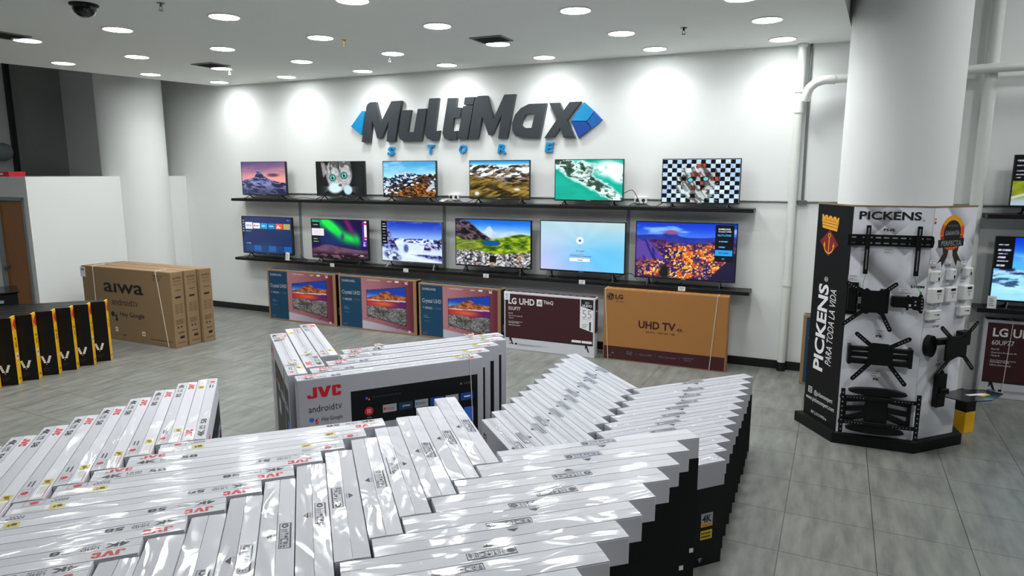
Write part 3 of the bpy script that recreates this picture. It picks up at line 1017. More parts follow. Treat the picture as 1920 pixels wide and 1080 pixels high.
def pic_setup(x, y):
    img = lerp(C(.38, .78, .90), C(.72, .66, .90), ss(.2, .9, fbm(x * 1.5 + .4, y * 1.5, 4)))
    img = put(img, disc(x, y, .95, .95, .5, .6, .95) * .7, C(.82, .84, .72))
    img = put(img, disc(x, y, .10, .30, .45, .6, .95) * .7, C(.80, .66, .90))
    img = put(img, disc(x, y, .80, .25, .5, .5, .95) * .8, C(.15, .66, .92))
    img = put(img, disc(x, y, .2, .95, .5, .4, .95) * .6, C(.66, .82, .82))
    ang = np.arctan2(y - .5, (x - .5) * 1.78)
    img = img * .74 + C(.86, .92, .95) * .26
    img = img * (1 + .012 * np.sin(ang * 9))[..., None]
    img = put(img, disc(x, y, .48, .62, .042, .075, .06), C(.97, .98, 1))
    img = put(img, rect(x, y, .463, .497, .60, .645), C(.15, .35, .55))
    img = lines(img, x, y, .36, .66, [.335, .30], .014, C(.35, .45, .65), 4)
    img = put(img, rect(x, y, .47, .49, .52, .53), C(.3, .4, .6))
    img = put(img, rect(x, y, .36, .60, .19, .255), C(.96, .96, .97))
    return lines(img, x, y, .455, .52, [.222], .022, C(.35, .4, .5))


def pic_city(x, y):
    img = lerp(C(.25, .45, .92), C(.03, .22, .80), ss(.7, 1.0, y))
    img = put(img, ss(.5, .7, fbm(x * 3, y * 8, 6)) * ss(.74, .85, y) * .8, C(.60, .80, .98))
    r = .76 + .10 * np.exp(-((x - .36) / .06) ** 2) + .02 * np.sin(x * 8)
    img = put(img, ss(-.01, .01, r - y), lerp(C(.07, .12, .50), C(.20, .26, .66), fbm(x * 12, y * 9, 8)))
    img = put(img, disc(x, y, .36, .83, .07, .04, .5), C(.55, .32, .55))
    town = lerp(C(.07, .03, .30), C(.36, .14, .44), ss(.3, .7, fbm(x * 20, y * 22, 10)))
    cx, cy = np.floor(x * 46), np.floor(y * 34)
    hs = vnoise(cx * 1.3, cy * 1.7, 12)
    glow = np.clip(disc(x, y, .62, .30, .42, .34, .8) + .8 * disc(x, y, .35, .42, .2, .12, .8) + .5 * disc(x, y, .3, .12, .3, .12, .8) + .6 * disc(x, y, .08, .03, .1, .06, .8), 0, 1)
    town = put(town, glow * .9 * ss(.42, .62, fbm(x * 11, y * 13, 14)), C(.93, .42, .04))
    town = put(town, (hs > .66) * glow * (.6 + .4 * hs), C(1.0, .66, .16))
    town = put(town, (vnoise(x * 80, y * 60, 18) > .80) * glow, C(1, .93, .62))
    town = put(town, (vnoise(cx * .9, cy * .9, 22) < .36) * .75, C(.16, .06, .34))
    img = put(img, ss(-.02, .02, .66 + .03 * np.sin(x * 9) - y), town)
    cliff = lerp(C(.10, .10, .42), C(.34, .24, .60), ss(.4, .6, ridged(x * 22 + y * 6, y * 3, 19, 3)))
    img = put(img, ss(-.02, .03, .70 - 2.0 * np.abs(x - .12) * ss(.0, .2, x) - y) * ss(.28, .36, y), cliff)
    img = put(img, ss(-.03, .03, .40 - 1.9 * (1 - x) - y + .1), C(.09, .06, .20))
    img = put(img, disc(x, y, .30, .10, .05, .13, .4), C(.05, .06, .05))
    img = put(img, rect(x, y, .795, .975, .34, .985), C(.015, .02, .05))
    img = put(img, rect(x, y, .80, .965, .445, .545), C(.08, .62, .93))
    img = lines(img, x, y, .83, .94, [.70, .60], .02, C(.3, .7, .95), 2)
    img = lines(img, x, y, .83, .94, [.495], .02, C(.2, .35, .6), 5)
    return lines(img, x, y, .87, .905, [.39], .02, C(.4, .75, .95), 2)


def pic_road(x, y):
    img = lerp(C(.55, .75, .92), C(.20, .45, .80), ss(.7, 1, y))
    img = put(img, ss(-.01, .02, .72 + .05 * np.sin(x * 7) - y), lerp(C(.20, .30, .06), C(.72, .72, .18), fbm(x * 8, y * 8, 4)))
    img = put(img, ss(.05, 0, np.abs(y - .15 - .6 * x)) * .9, C(.80, .82, .84))
    img = put(img, ss(.2, .05, y - .3 * x), C(.62, .70, .74))
    img = put(img, rect(x, y, 0, .14, .50, 1), C(.03, .03, .04))
    return lines(img, x, y, .02, .12, [.9, .8, .7, .62, .56], .02, C(.7, .7, .75))


def pic_glacier(x, y):
    img = lerp(C(.30, .68, .96), C(.02, .22, .80), ss(.55, 1.0, y))
    img = put(img, ss(.45, .62, fbm(x * 3, y * 6, 5)) * ss(.8, .6, y) * ss(.42, .55, y), C(.70, .92, .98))
    r = .50 + .07 * (fbm(x * 9, x * 0, 4) - .5) * 2
    img = put(img, ss(-.02, .02, r - y), lerp(C(.08, .14, .34), C(.66, .84, .96), ss(.4, .6, fbm(x * 10, y * 16, 8))))
    img = put(img, ss(-.03, .03, .40 - .30 * x - y + .06 * np.sin(x * 12)), lerp(C(.38, .74, .92), C(.84, .96, .99), fbm(x * 4, y * 10, 9)))
    img = put(img, ss(.60, .68, fbm(x * 7, y * 18, 15)) * ss(.06, .12, y) * ss(.5, .35, y) * .8, C(.10, .18, .34))
    img = put(img, rect(x, y, 0, .13, .50, 1), C(.02, .025, .04))
    return lines(img, x, y, .02, .115, [.88, .80, .74, .68, .62, .55], .018, C(.75, .78, .85), 3)


def print_carton(x, y):
    """front of the pink and navy carton: navy panel, pink room, a set showing a red mountain over a lake"""
    img = lerp(C(.70, .47, .50), C(.52, .27, .33), ss(.30, .95, x))
    img = put(img, ss(.80, .99, x) * .85, C(.36, .10, .16))
    fl = profile(x, [(.3, .185), (.5, .15), (1.0, .04)])
    img = put(img, ss(-.005, .005, fl - y), lerp(C(.76, .73, .78), C(.56, .48, .56), ss(.3, 1, x)))
    top, bot = .75 + .11 * (x - .377) / .497, .28 - .124 * (x - .377) / .497
    ins = ((x > .372) & (x < .879) & (y < top + .008) & (y > bot - .012)).astype(float)
    img = put(img, ins, C(.06, .05, .06))
    u, v = (x - .377) / .497, (y - bot) / (top - bot)
    p = lerp(C(.48, .72, .95), C(.04, .26, .72), ss(.70, 1.0, v + .2 * u))
    mr = profile(u, [(0, .72), (.2, .78), (.42, .92), (.52, .93), (.7, .80), (1, .76)]) + .03 * (fbm(u * 12, u * 0, 5) - .5)
    p = put(p, ss(-.01, .015, mr - v), lerp(C(.40, .16, .09), C(.88, .52, .32), ss(.4, .9, ridged(u * 9 + v * 6, v * 8, 7))))
    p = put(p, rect(u, v, 0, 1, .615, .645), C(.92, .84, .82))
    lake = lerp(C(.80, .16, .20), C(.38, .10, .42), ss(.2, 1, u + .3 * (.6 - v)))
    lake = put(lake, disc(u, v, .42, .52, .25, .07, .8), C(.88, .42, .25))
    p = put(p, (v < .615), lake)
    p = put(p, (v < .42 + .02 * np.sin(u * 9)), lerp(C(.24, .23, .20), C(.68, .67, .70), ss(.30, .80, vnoise(u * 75, v * 75, 11) * .5 + .5 * fbm(u * 8, v * 8, 12))))
    img = put(img, ((u > 0) & (u < 1) & (v > 0) & (v < 1)).astype(float), p)
    for cx, cy in ((.41, .235), (.80, .105)):
        img = put(img, ss(.008, .002, np.abs(np.abs(x - cx) * 1.2 - (cy + .04 - y))) * (y < cy + .045) * (y > cy - .02), C(.10, .08, .10))
    img = put(img, (x < .305).astype(float), C(.03, .25, .375))
    img = lines(img, x, y, .38, .60, [.945], .012, C(.80, .66, .70), 2)
    img = lines(img, x, y, .64, .71, [.945], .014, C(.85, .75, .78), 6)
    img = put(img, rect(x, y, .745, .79, .935, .962), C(.90, .88, .90))
    img = put(img, rect(x, y, .865, .905, .915, .975) * (vnoise(x * 150, y * 90, 4) > .3), C(.85, .78, .82))
    img = put(img, rect(x, y, .895, .925, .035, .075), C(.82, .74, .78))
    img = lines(img, x, y, .06, .14, [.40, .37], .012, C(.45, .60, .68), 8)
    img = lines(img, x, y, .06, .16, [.30], .012, C(.30, .46, .55), 7)
    e = ((x < .022) | (x > .965) | (y < .03) | (y > .975)).astype(float)
    return put(img, e, C(.60, .46, .32))


def print_facets(x, y, seed=0):
    """pale banner with faint folded-paper diagonals"""
    rng = random.Random(seed)
    v = np.full_like(x, .93)
    for k in range(9):
        cx, cy, s = rng.random(), rng.random() * 3.4, .25 + .3 * rng.random()
        a = rng.choice((-1, 1))
        d = (y * 3.4 - cy) - a * (x - cx)
        d2 = (y * 3.4 - cy) + a * (x - cx)
        v = v - .24 * ss(0, .006, d) * ss(s, 0, d) * (d2 > 0) * (d2 < 1.1)
        v = v + .05 * ss(0, .006, -d) * ss(s * 1.2, 0, -d) * (d2 > -.5)
    v = np.clip(v, .60, .97)
    return np.stack([v * .985, v * .985, v * 1.02], -1)


# ------------------------------------------------------------------ cartons
def dup(root, loc, rotz, label, group=None):
    r = root.copy()
    col.objects.link(r)
    r.location = loc
    r.rotation_euler.z = rotz
    r['label'] = label
    if group:
        r['group'] = group
    for ch in list(root.children):
        c = ch.copy()
        col.objects.link(c)
        c.parent = r
        for g in list(ch.children):
            d = g.copy()
            col.objects.link(d)
            d.parent = c
    return r


# the red three-letter mark, drawn in a unit box
JVC = [[(.17, 1), (.29, 1), (.29, .12), (.25, 0), (.04, 0), (0, .12), (0, .34), (.10, .34), (.10, .2), (.17, .2)],
       [(.31, 1), (.44, 1), (.505, .42), (.58, 1), (.71, 1), (.57, 0), (.43, 0)],
       [(.77, 1), (.96, 1), (1, .88), (1, .66), (.88, .66), (.88, .8), (.85, .8), (.85, .2), (.88, .2), (.88, .36), (1, .36), (1, .12), (.96, 0), (.77, 0), (.73, .12), (.73, .88)]]


def white_carton(L, T, H, style, rise):
    """upright white television carton: local x along its length, y through it, z up"""
    root = thing('television_carton', 'white television carton', 'carton')
    top = lambda y: H - 0.003 + rise * (1 - 2 * abs(y) / T)
    b = MB()
    plain = style in ('J65', 'M50', 'P50')
    b.box(-L / 2, L / 2, -T / 2, T / 2, 0, H - 0.0065, 'card_plain' if plain else 'card', 0.004)
    b.build('body', root)
    for sgn in (-1, 1):
        b = MB()
        x0, x1 = -L / 2 + 0.0015, L / 2 - 0.0015
        ya, yb = (sgn * (T / 2 - 0.0006), sgn * 0.0012)
        vs = []
        for x in (x0, x1):
            for y, lo in ((ya, 1), (yb, 1), (yb, 0), (ya, 0)):
                vs.append((x, y, top(y) if lo else H - 0.0064))
        fs = [(0, 1, 2, 3), (7, 6, 5, 4), (0, 4, 5, 1), (1, 5, 6, 2), (2, 6, 7, 3), (3, 7, 4, 0)]
        b.add(vs, fs, ('card_plain', 'card_plain_shade', 'card', 'card_shaded')[(0 if plain else 2) + (sgn < 0)])  # one flap gets the shaded card copy, its tilt shading painted in
        b.build('flap', root)
    on_top = lambda p: (p[0], p[1], top(p[1]) + 0.0009)
    tt = lambda bb, s, x0, x1, y0, y1, m, bold=0.02: bb.text(s, (x0, y0, 0), (x1 - x0, 0, 0), (0, y1 - y0, 0), m, bold, 0.0, on_top)
    fl = lambda bb, pts, m: bb.flat(pts, m, lambda x, y: on_top((x, y, 0)))
    rc = lambda bb, x0, x1, y0, y1, m: fl(bb, [(x0, y0), (x1, y0), (x1, y1), (x0, y1)], m)

    def outline(bb, x0, x1, y0, y1, t, m):
        rc(bb, x0, x1, y0, y0 + t, m)
        rc(bb, x0, x1, y1 - t, y1, m)
        rc(bb, x0, x0 + t, y0, y1, m)
        rc(bb, x1 - t, x1, y0, y1, m)
    b = MB()
    h = T / 2
    if style in ('J58', 'J65'):
        e = -L / 2
        for pl_ in JVC:
            fl(b, [(e + 0.05 + 0.115 * p_[0], 0.013 + (h - 0.026) * p_[1]) for p_ in pl_], 'red_ink')
        tt(b, '4K', e + 0.045, e + 0.135, -h + 0.012, -0.014, 'ink', 0.04)
        tt(b, 'UHD', e + 0.15, e + 0.215, -0.034, -0.016, 'ink', 0.01)
        tt(b, 'HDR', e + 0.15, e + 0.215, -h + 0.013, -0.040, 'ink', 0.01)
        tt(b, '58' if style == 'J58' else '65', e + 0.245, e + 0.32, -h + 0.013, -0.016, 'ink', 0.03)
        f = L / 2
        outline(b, f - 0.125, f - 0.045, -h + 0.012, -0.008, 0.0016, 'mark_ink')
        fl(b, [(f - 0.085 + 0.018 * math.cos(k * PI / 10), -0.033 + 0.015 * math.sin(k * PI / 10)) for k in range(20)], 'red_ink')
        for k in range(5):
            rc(b, f - 0.215 + 0.014 * k, f - 0.205 + 0.014 * k, -0.028, -0.020, 'mark_ink')
            rc(b, f - 0.215 + 0.012 * k, f - 0.207 + 0.012 * k, -0.045, -0.037, 'mark_ink')
        b.build('lettering', root)
        b = MB()
        rc(b, f - 0.155, f - 0.02, 0.012, h - 0.006, 'white_ink')
        rc(b, f - 0.155, f - 0.02, h - 0.013, h - 0.009, 'red_ink')
        for k in range(4):
            rc(b, f - 0.14, f - 0.05 - 0.012 * (k % 2), 0.018 + 0.008 * k, 0.021 + 0.008 * k, 'grey_ink')
        rc(b, f - 0.215, f - 0.16, 0.012, h - 0.010, 'sticker_yellow')
        rc(b, f - 0.205, f - 0.185, 0.020, 0.040, 'ink')
        rc(b, f - 0.182, f - 0.172, 0.026, 0.044, 'ink')
        tag(b.build('sticker', root), 'white label with red line beside a yellow sticker')
    else:
        c0, c1 = (-0.1, 0.1)
        outline(b, c0, c1, 0.009, h - 0.012, 0.0034, 'mark_ink')
        rc(b, c0, c1, h - 0.019, h - 0.012, 'mark_ink')
        yc, rr = (0.010 + h - 0.016) / 2, (h - 0.03) * 0.36
        fl(b, [(c0 + 0.022 + rr * 1.3 * math.cos(k * PI / 8), yc + rr * math.sin(k * PI / 8)) for k in range(16)], 'mark_ink')
        fl(b, [(c0 + 0.022 + rr * 0.6 * math.cos(k * PI / 4), yc + rr * 0.45 * math.sin(k * PI / 4)) for k in range(8)], 'white_ink')
        # handling pictograms: arrows, glass, umbrella, ring, hand trolley, stack limit
        icons = [[[(.05, 0), (.2, 0), (.2, .6), (.32, .6), (.12, 1), (-.08, .6), (.05, .6)], [(.7, 0), (.85, 0), (.85, .6), (.97, .6), (.77, 1), (.57, .6), (.7, .6)]],
                 [[(.1, 1), (.9, 1), (.58, .45), (.58, .12), (.8, .0), (.2, .0), (.42, .12), (.42, .45)]],
                 [[(0, .5), (.2, .85), (.5, 1), (.8, .85), (1, .5), (.56, .5), (.56, .0), (.3, .0), (.3, .12), (.44, .12), (.44, .5)]],
                 [[(.0, 0), (1, 0), (1, .2), (.2, .2), (.2, .8), (1, .8), (1, 1), (0, 1)]],
                 [[(.1, 1), (.3, 1), (.3, .2), (.9, .2), (.9, .0), (.1, .0)], [(.45, .4), (.9, .4), (.9, .9), (.45, .9)]],
                 [[(.1, 0), (.9, 0), (.9, .25), (.1, .25)], [(.1, .36), (.9, .36), (.9, .61), (.1, .61)], [(.2, .72), (.8, .72), (.5, 1)]]]
        for k, ic in enumerate(icons):
            x = c0 + 0.054 + k * 0.0243
            rc(b, x - 0.0042, x - 0.0025, 0.012, h - 0.018, 'mark_ink')
            for pl_ in ic:
                fl(b, [(x + 0.018 * p[0], 0.015 + (h - 0.038) * p[1]) for p in pl_], 'mark_ink')
        fl(b, [(0.026, -0.018), (-0.026, -0.018), (0.0, -0.040)], 'ink')
        tt(b, 'PUSH', -0.022, 0.022, -0.014, -0.006, 'mark_ink', 0.0)
        rc(b, -0.2, 0.03, 0.0 - 0.0012, 0.0012, 'mark_ink')
        b.build('lettering', root)
    # the broad faces
    b = MB()
    if style in ('J58', 'J65'):
        for sg in (-1, 1):
            y = sg * (T / 2 + 0.0007)
            x0, x1 = (-0.24 * L, 0.465 * L) if sg < 0 else (-0.465 * L, 0.24 * L)
            z0, z1 = 0.10 * H, 0.855 * H
            b.add([(x0, y, z0), (x1, y, z0), (x1, y, z1), (x0, y, z1)], [(0, 1, 2, 3)], 'navy_ink')
        yf = -T / 2 - 0.0012
        R0 = L / 2
        kx, kz = L / 1.46, H / 0.94
        ft = lambda s, x0, x1, z0, z1, m, bold=0.02: b.text(s, (R0 + x0 * kx, yf, z0 * kz), ((x1 - x0) * kx, 0, 0), (0, 0, (z1 - z0) * kz), m, bold)

        def fr(x0, x1, z0, z1, m, dy=0.0):
            b.add([(R0 + x * kx, yf - dy, z * kz) for x, z in ((x0, z0), (x1, z0), (x1, z1), (x0, z1))], [(0, 1, 2, 3)], m)

        def fd(x, z, r, m, dy=0.0):
            b.add([(R0 + x * kx + r * math.cos(k * PI / 10), yf - dy, z * kz + r * math.sin(k * PI / 10)) for k in range(20)], [tuple(range(20))], m)
        for pl_ in JVC:
            b.flat(pl_, 'red_ink', lambda x, z: (R0 + kx * (-1.395 + 0.245 * x), yf, kz * (0.792 + 0.082 * z)))
        ft('android', -1.39, -1.205, 0.685, 0.735, 'ink', 0.0)
        ft('tv', -1.198, -1.15, 0.685, 0.73, 'ink', -0.01)
        fd(-1.372, 0.628, 0.018, 'blue_ink')
        fd(-1.338, 0.622, 0.009, 'red_ink')
        fd(-1.336, 0.602, 0.012, 'orange_ink')
        fd(-1.325, 0.634, 0.004, 'ink')
        ft('Hey Google', -1.30, -1.147, 0.60, 0.64, 'ink', 0.0)
        fd(-0.962, 0.735, 0.010, 'blue_ink')
        fd(-0.944, 0.722, 0.006, 'gold_ink')
        fd(-0.945, 0.735, 0.004, 'red_ink')
        for k in range(9):
            fr(-0.915 + 0.025 * k, -0.897 + 0.025 * k, 0.732, 0.741, 'mark_ink')
        fd(-0.947, 0.63, 0.034, 'red_ink')
        for i in range(3):
            for j in range(3):
                fr(-0.962 + i * 0.011, -0.956 + i * 0.011, 0.617 + j * 0.011, 0.623 + j * 0.011, 'white_ink', 0.0005)
        fr(-0.965, -0.93, 0.577, 0.584, 'grey_ink')
        for i, (m, s, tm) in enumerate([('silver_ink', 'YouTube', 'red_ink'), ('navy', 'prime', 'white_ink'), ('silver_ink', '', 'grey_ink'), ('sign_navy', '', 'white_ink'), ('silver_ink', '', 'ink'), ('sign_navy', '', 'white_ink')]):
            x = -0.84 + i * 0.128
            fr(x, x + 0.108, 0.60, 0.662, m)
            if s:
                b.text(s, (R0 + (x + 0.028) * kx, yf - 0.0006, 0.62 * kz), (0.06 * kx, 0, 0), (0, 0, 0.02 * kz), tm, 0.01)
            else:
                fr(x + 0.03, x + 0.085, 0.625, 0.637, tm, 0.0005)
            if i in (0, 2):
                fr(x + 0.008, x + 0.022, 0.622, 0.64, 'red_ink' if i == 0 else 'blue_ink', 0.0005)
        fr(-0.84, -0.70, 0.40, 0.53, 'silver_ink')
        fr(-0.17, -0.09, 0.42, 0.54, 'blue_ink')
        ft('12:45', -0.165, -0.10, 0.735, 0.752, 'grey_ink', 0.0)
        fd(-0.195, 0.742, 0.009, 'grey_ink')
        b.build('front_print', root)
    elif style == 'P50':
        yf = -T / 2 - 0.0009
        mk = lambda pts, m='ink': b.flat(pts, m, lambda x, z: (-L / 2 + x, yf, z))
        for x0, x1, z0, z1, m in ((.05, .062, .53, .60, 'ink'), (.10, .112, .53, .60, 'ink'), (.05, .112, .59, .60, 'ink'), (.068, .094, .565, .572, 'ink'), (.056, .106, .52, .527, 'red_ink')):
            mk([(x0, z0), (x1, z0), (x1, z1), (x0, z1)], m)
        for k in range(8):
            mk([(.06, .49 - .02 * k), (.10 - .008 * (k % 3), .49 - .02 * k), (.10 - .008 * (k % 3), .478 - .02 * k), (.06, .478 - .02 * k)])
        b.build('front_print', root)
    else:
        for sg in (-1, 1):
            y = sg * (T / 2 + 0.0007)
            z1 = H - (0.160 if style == 'M50' else 0.122)
            b.add([(-L / 2 + 0.001, y, 0.001), (L / 2 - 0.001, y, 0.001), (L / 2 - 0.001, y, z1), (-L / 2 + 0.001, y, z1)], [(0, 1, 2, 3)], 'navy_ink')
        yf = -T / 2 - 0.0012
        R0 = L / 2

        def fr(x0, x1, z0, z1, m, dy=0.0):
            b.add([(R0 + x0, yf - dy, z0), (R0 + x1, yf - dy, z0), (R0 + x1, yf - dy, z1), (R0 + x0, yf - dy, z1)], [(0, 1, 2, 3)], m)
        fr(-0.175, -0.082, 0.262, 0.352, 'silver_ink')
        fr(-0.175, -0.082, 0.262, 0.285, 'gold_ink', 0.0003)
        b.text('4K', (R0 - 0.166, yf - 0.0006, 0.292), (0.074, 0, 0), (0, 0, 0.05), 'ink', 0.03)
        b.text('ULTRA HD', (R0 - 0.166, yf - 0.0006, 0.267), (0.074, 0, 0), (0, 0, 0.013), 'ink', 0.0)
        fr(-0.175, -0.082, 0.178, 0.238, 'sticker_yellow')
        for k in range(6):
            fr(-0.168 + 0.0125 * k, -0.159 + 0.0125 * k, 0.213, 0.225, 'kraft_dark', 0.0004)
            fr(-0.168 + 0.0125 * k, -0.158 + 0.0125 * k, 0.190, 0.202, 'kraft_dark', 0.0004)
        if style == 'M55':
            fr(-0.034, -0.008, 0.27, 0.297, 'white_ink')
        for rr in (0.010, 0.018, 0.026):
            pts = [(rr * math.cos(a), rr * math.sin(a)) for a in np.linspace(PI * .25, PI * .75, 9)] + [((rr - 0.004) * math.cos(a), (rr - 0.004) * math.sin(a)) for a in np.linspace(PI * .75, PI * .25, 9)]
            b.flat(pts, 'silver_ink', lambda x, z: (R0 - 0.17 + x, yf, 0.032 + z))
        fr(-0.174, -0.166, 0.028, 0.036, 'silver_ink')
        b.build('front_print', root)
        # loop mark on the narrow end
        b = MB()
        xe = -L / 2 - 0.0008
        for (y0, y1, z0, z1, m) in ((-0.022, -0.016, 0.55, 0.60, 'ink'), (0.016, 0.022, 0.55, 0.60, 'ink'), (-0.022, 0.022, 0.594, 0.60, 'ink'), (-0.012, 0.012, 0.572, 0.577, 'ink'), (-0.018, 0.018, 0.543, 0.548, 'red_ink')):
            b.add([(xe, y0, z0), (xe, y1, z0), (xe, y1, z1), (xe, y0, z1)], [(3, 2, 1, 0)], m)
        for k in range(6):
            b.add([(xe, -0.018, 0.40 + .02 * k), (xe, 0.0 + .006 * (k % 3), 0.40 + .02 * k), (xe, 0.0 + .006 * (k % 3), 0.412 + .02 * k), (xe, -0.018, 0.412 + .02 * k)], [(3, 2, 1, 0)], 'ink')
        b.build('end_print', root)
    # clear film pulled over the top and tape along the seam
    def cover(name, y0, y1, mt, dz, drop):
        b = MB()
        xs = [-L / 2 - 0.0008] + list(np.linspace(-L / 2, L / 2, 12)) + [L / 2 + 0.0008]
        for a, c in ((y0, 0.0), (0.0, y1)):
            vs, fs = [], []
            for i, x in enumerate(xs):
                d = drop if i in (0, len(xs) - 1) else 0.0
                vs += [(x, a, top(a) + dz - d), (x, c, top(c) + dz - d)]
            fs = [(2 * i, 2 * i + 2, 2 * i + 3, 2 * i + 1) for i in range(len(xs) - 1)]
            b.add(vs, fs, mt)
        b.build(name, root)
    if style in ('J58', 'M55'):
        cover('shrink_film', -T / 2, T / 2, 'thin_film' if style == 'J58' else 'film', 0.0018, 0.08)
    else:
        cover('packing_tape', -0.026, 0.026, 'tape', 0.0016, 0.05)
    return root


CA = [(-1.953, 4.085, 1.037), (-2.063, 4.018, 1.002), (-2.139, 3.857, 0.999), (-2.214, 3.693, 0.999), (-2.287, 3.526, 0.995), (-2.364, 3.367, 0.999), (-2.438, 3.202, 0.995), (-2.514, 3.043, 1.002), (-2.591, 2.884, 1.006), (-2.667, 2.724, 1.012)]
CC = [(-1.313, 3.606, 1.021), (-1.389, 3.443, 1.021), (-1.469, 3.279, 1.021), (-1.544, 3.116, 1.021), (-1.633, 2.948, 1.017), (-1.721, 2.781, 1.0), (-1.807, 2.614, 0.98), (-1.892, 2.448, 0.962), (-2.007, 2.271, 0.993), (-2.098, 2.102, 0.983), (-2.187, 1.935, 0.976)]
CD = [(-0.286, 3.754, 1.0), (-0.38, 3.579, 0.996), (-0.476, 3.406, 1.0), (-0.571, 3.232, 0.996), (-0.667, 3.06, 1.0), (-0.764, 2.89, 1.0), (-0.86, 2.72, 1.0), (-0.955, 2.543, 1.011), (-1.052, 2.375, 1.003), (-1.148, 2.204, 1.003), (-1.244, 2.032, 1.011), (-1.34, 1.861, 1.015), (-1.436, 1.69, 1.015)]
CE = [(0.482, 3.491, 1.0), (0.381, 3.316, 1.0), (0.286, 3.142, 1.0), (0.197, 2.97, 1.0), (0.092, 2.794, 1.0), (-0.002, 2.621, 1.0), (-0.087, 2.45, 1.0), (-0.191, 2.274, 1.0), (-0.286, 2.1, 1.0), (-0.382, 1.926, 1.0)]
CF = [(1.533, 5.476, 1.015), (1.463, 5.321, 1.012), (1.394, 5.165, 1.012), (1.332, 5.013, 1.008), (1.255, 4.854, 1.003), (1.189, 4.701, 0.999), (1.114, 4.543, 1.001), (1.046, 4.388, 0.992), (0.976, 4.233, 0.994), (0.904, 4.076, 0.992), (0.833, 3.92, 0.994), (0.801, 3.781, 0.944)]
CG = [(0.777, 5.854, 1.02), (0.708, 5.698, 1.015), (0.64, 5.542, 1.015), (0.572, 5.384, 1.009), (0.505, 5.223, 1.001), (0.437, 5.066, 0.996), (0.368, 4.912, 0.999), (0.301, 4.752, 0.985), (0.233, 4.596, 0.988), (0.164, 4.442, 0.985), (0.095, 4.285, 0.988), (0.033, 4.114, 1.004)]
CH = [(-0.92, 5.08, 1.0), (-0.867, 5.274, 1.0), (-0.797, 5.476, 1.0), (-0.736, 5.673, 1.0), (-0.761, 5.829, 1.0)]
CI = [(-1.888, 5.514, 1.0), (-1.814, 5.72, 1.0), (-1.761, 5.971, 0.894)]
CK = [(-5.856, 8.388, 1.0), (-5.95, 8.184, 1.0), (-6.042, 7.981, 1.0), (-6.13, 7.779, 1.0), (-6.231, 7.572, 1.0), (-6.327, 7.368, 1.0), (-6.421, 7.164, 1.0)]


def carton_row(proto, places, theta, label, group, flips=()):
    for i, (x, y, k) in enumerate(places):
        rz = rad(theta + (180 if i in flips else 0))
        if i == 0:
            o = proto
            o['label'], o['group'] = label % ORD[i], group
            o.location, o.rotation_euler.z = (x, y, 0), rz
        else:
            o = dup(proto, (x, y, 0), rz, label % ORD[i], group)
        o.scale.x = k


p = white_carton(1.146, 0.1231, 0.975, 'J58', 0.0022)
carton_row(p, CA, -69.8, 'white carton, %s from the shop middle in the slanting row beside the black cartons', 'cartons in the slanting row', (0, 8))
p = white_carton(1.164, 0.1237, 0.975, 'J58', 0.0022)
carton_row(p, CC, 20.0, 'white carton with red lettering, %s crosswise one from the rear of the near block', 'crosswise cartons in the near block', (0, 3, 4, 5, 6, 7, 8, 9, 10))
p = white_carton(1.067, 0.1385, 0.965, 'M55', 0.0022)
carton_row(p, CD, -73.0, 'film-wrapped white carton, %s end-on one from the rear of the near block', 'end-on cartons in the near block', (3, 5))
p = white_carton(1.138, 0.1359, 0.965, 'M55', 0.0022)
carton_row(p, CE, 16.5, 'film-wrapped white and black carton, %s from the rear of the near block', 'black-fronted cartons in the near block', (2, 3, 6))
p = white_carton(1.127, 0.1134, 0.680, 'M50', 0.0016)
carton_row(p, CF, 22.5, 'slim white and black carton, %s from the rear beside the open floor', 'slim cartons beside the open floor', (1, 2, 3))
p = white_carton(1.122, 0.1153, 0.680, 'P50', 0.0016)
carton_row(p, CG, -69.5, 'slim white carton, %s from the amber carton in the fan', 'slim cartons in the fan', (1, 4, 8, 10))
p = white_carton(1.460, 0.1320, 0.940, 'J65', 0.0016)
carton_row(p, CH, 26.0, 'large white carton with printed television front, %s from the front of its stack', 'large printed cartons of the separate stack', ())
p = white_carton(1.430, 0.1420, 0.940, 'J65', 0.0016)
carton_row(p, CI, -65.5, 'large white carton end-on, %s from the brown cartons in the separate stack', 'large end-on cartons of the separate stack', (1,))

# strings tied round some of the large cartons
heads = [o for o in col.objects if o.get('group') == 'large printed cartons of the separate stack']
side = [o for o in col.objects if o.get('group') == 'large end-on cartons of the separate stack']


def string_round(root, x, T, H, slant, seed):
    rng = random.Random(seed)
    b = MB()
    y = T / 2 + 0.004
    z = H + 0.003
    b.tube([(x + slant, -y, 0.02), (x, -y, z), (x, y, z), (x + slant, y, 0.02)], 0.0035, 'strap', 6)
    b.build('string', root)
    b = MB()
    for k in range(3):
        pts, a = [], rng.random() * 6
        for i in range(9):
            a += rng.uniform(-.9, .9)
            pts.append((x + 0.03 * math.sin(a + i * .8) + (k - 1) * 0.015, 0.035 * math.cos(a * 1.3 + i * .7), z + 0.004 + 0.022 * abs(math.sin(i * .8 + k))))
        b.tube(pts, 0.0032, 'strap', 6)
    tag(b.build('knot', root), 'loose knotted string')


string_round(heads[0], 0.615, 0.128, 0.94, 0.03, 1)
string_round(heads[4], 0.42, 0.128, 0.94, 0.02, 2)
string_round(heads[4], -0.42, 0.128, 0.94, -0.02, 3)
string_round(side[0], 0.42, 0.139, 0.94, 0.0, 4)
string_round(side[0], -0.46, 0.139, 0.94, 0.0, 5)
string_round(side[1], -0.32, 0.139, 0.94, 0.0, 6)

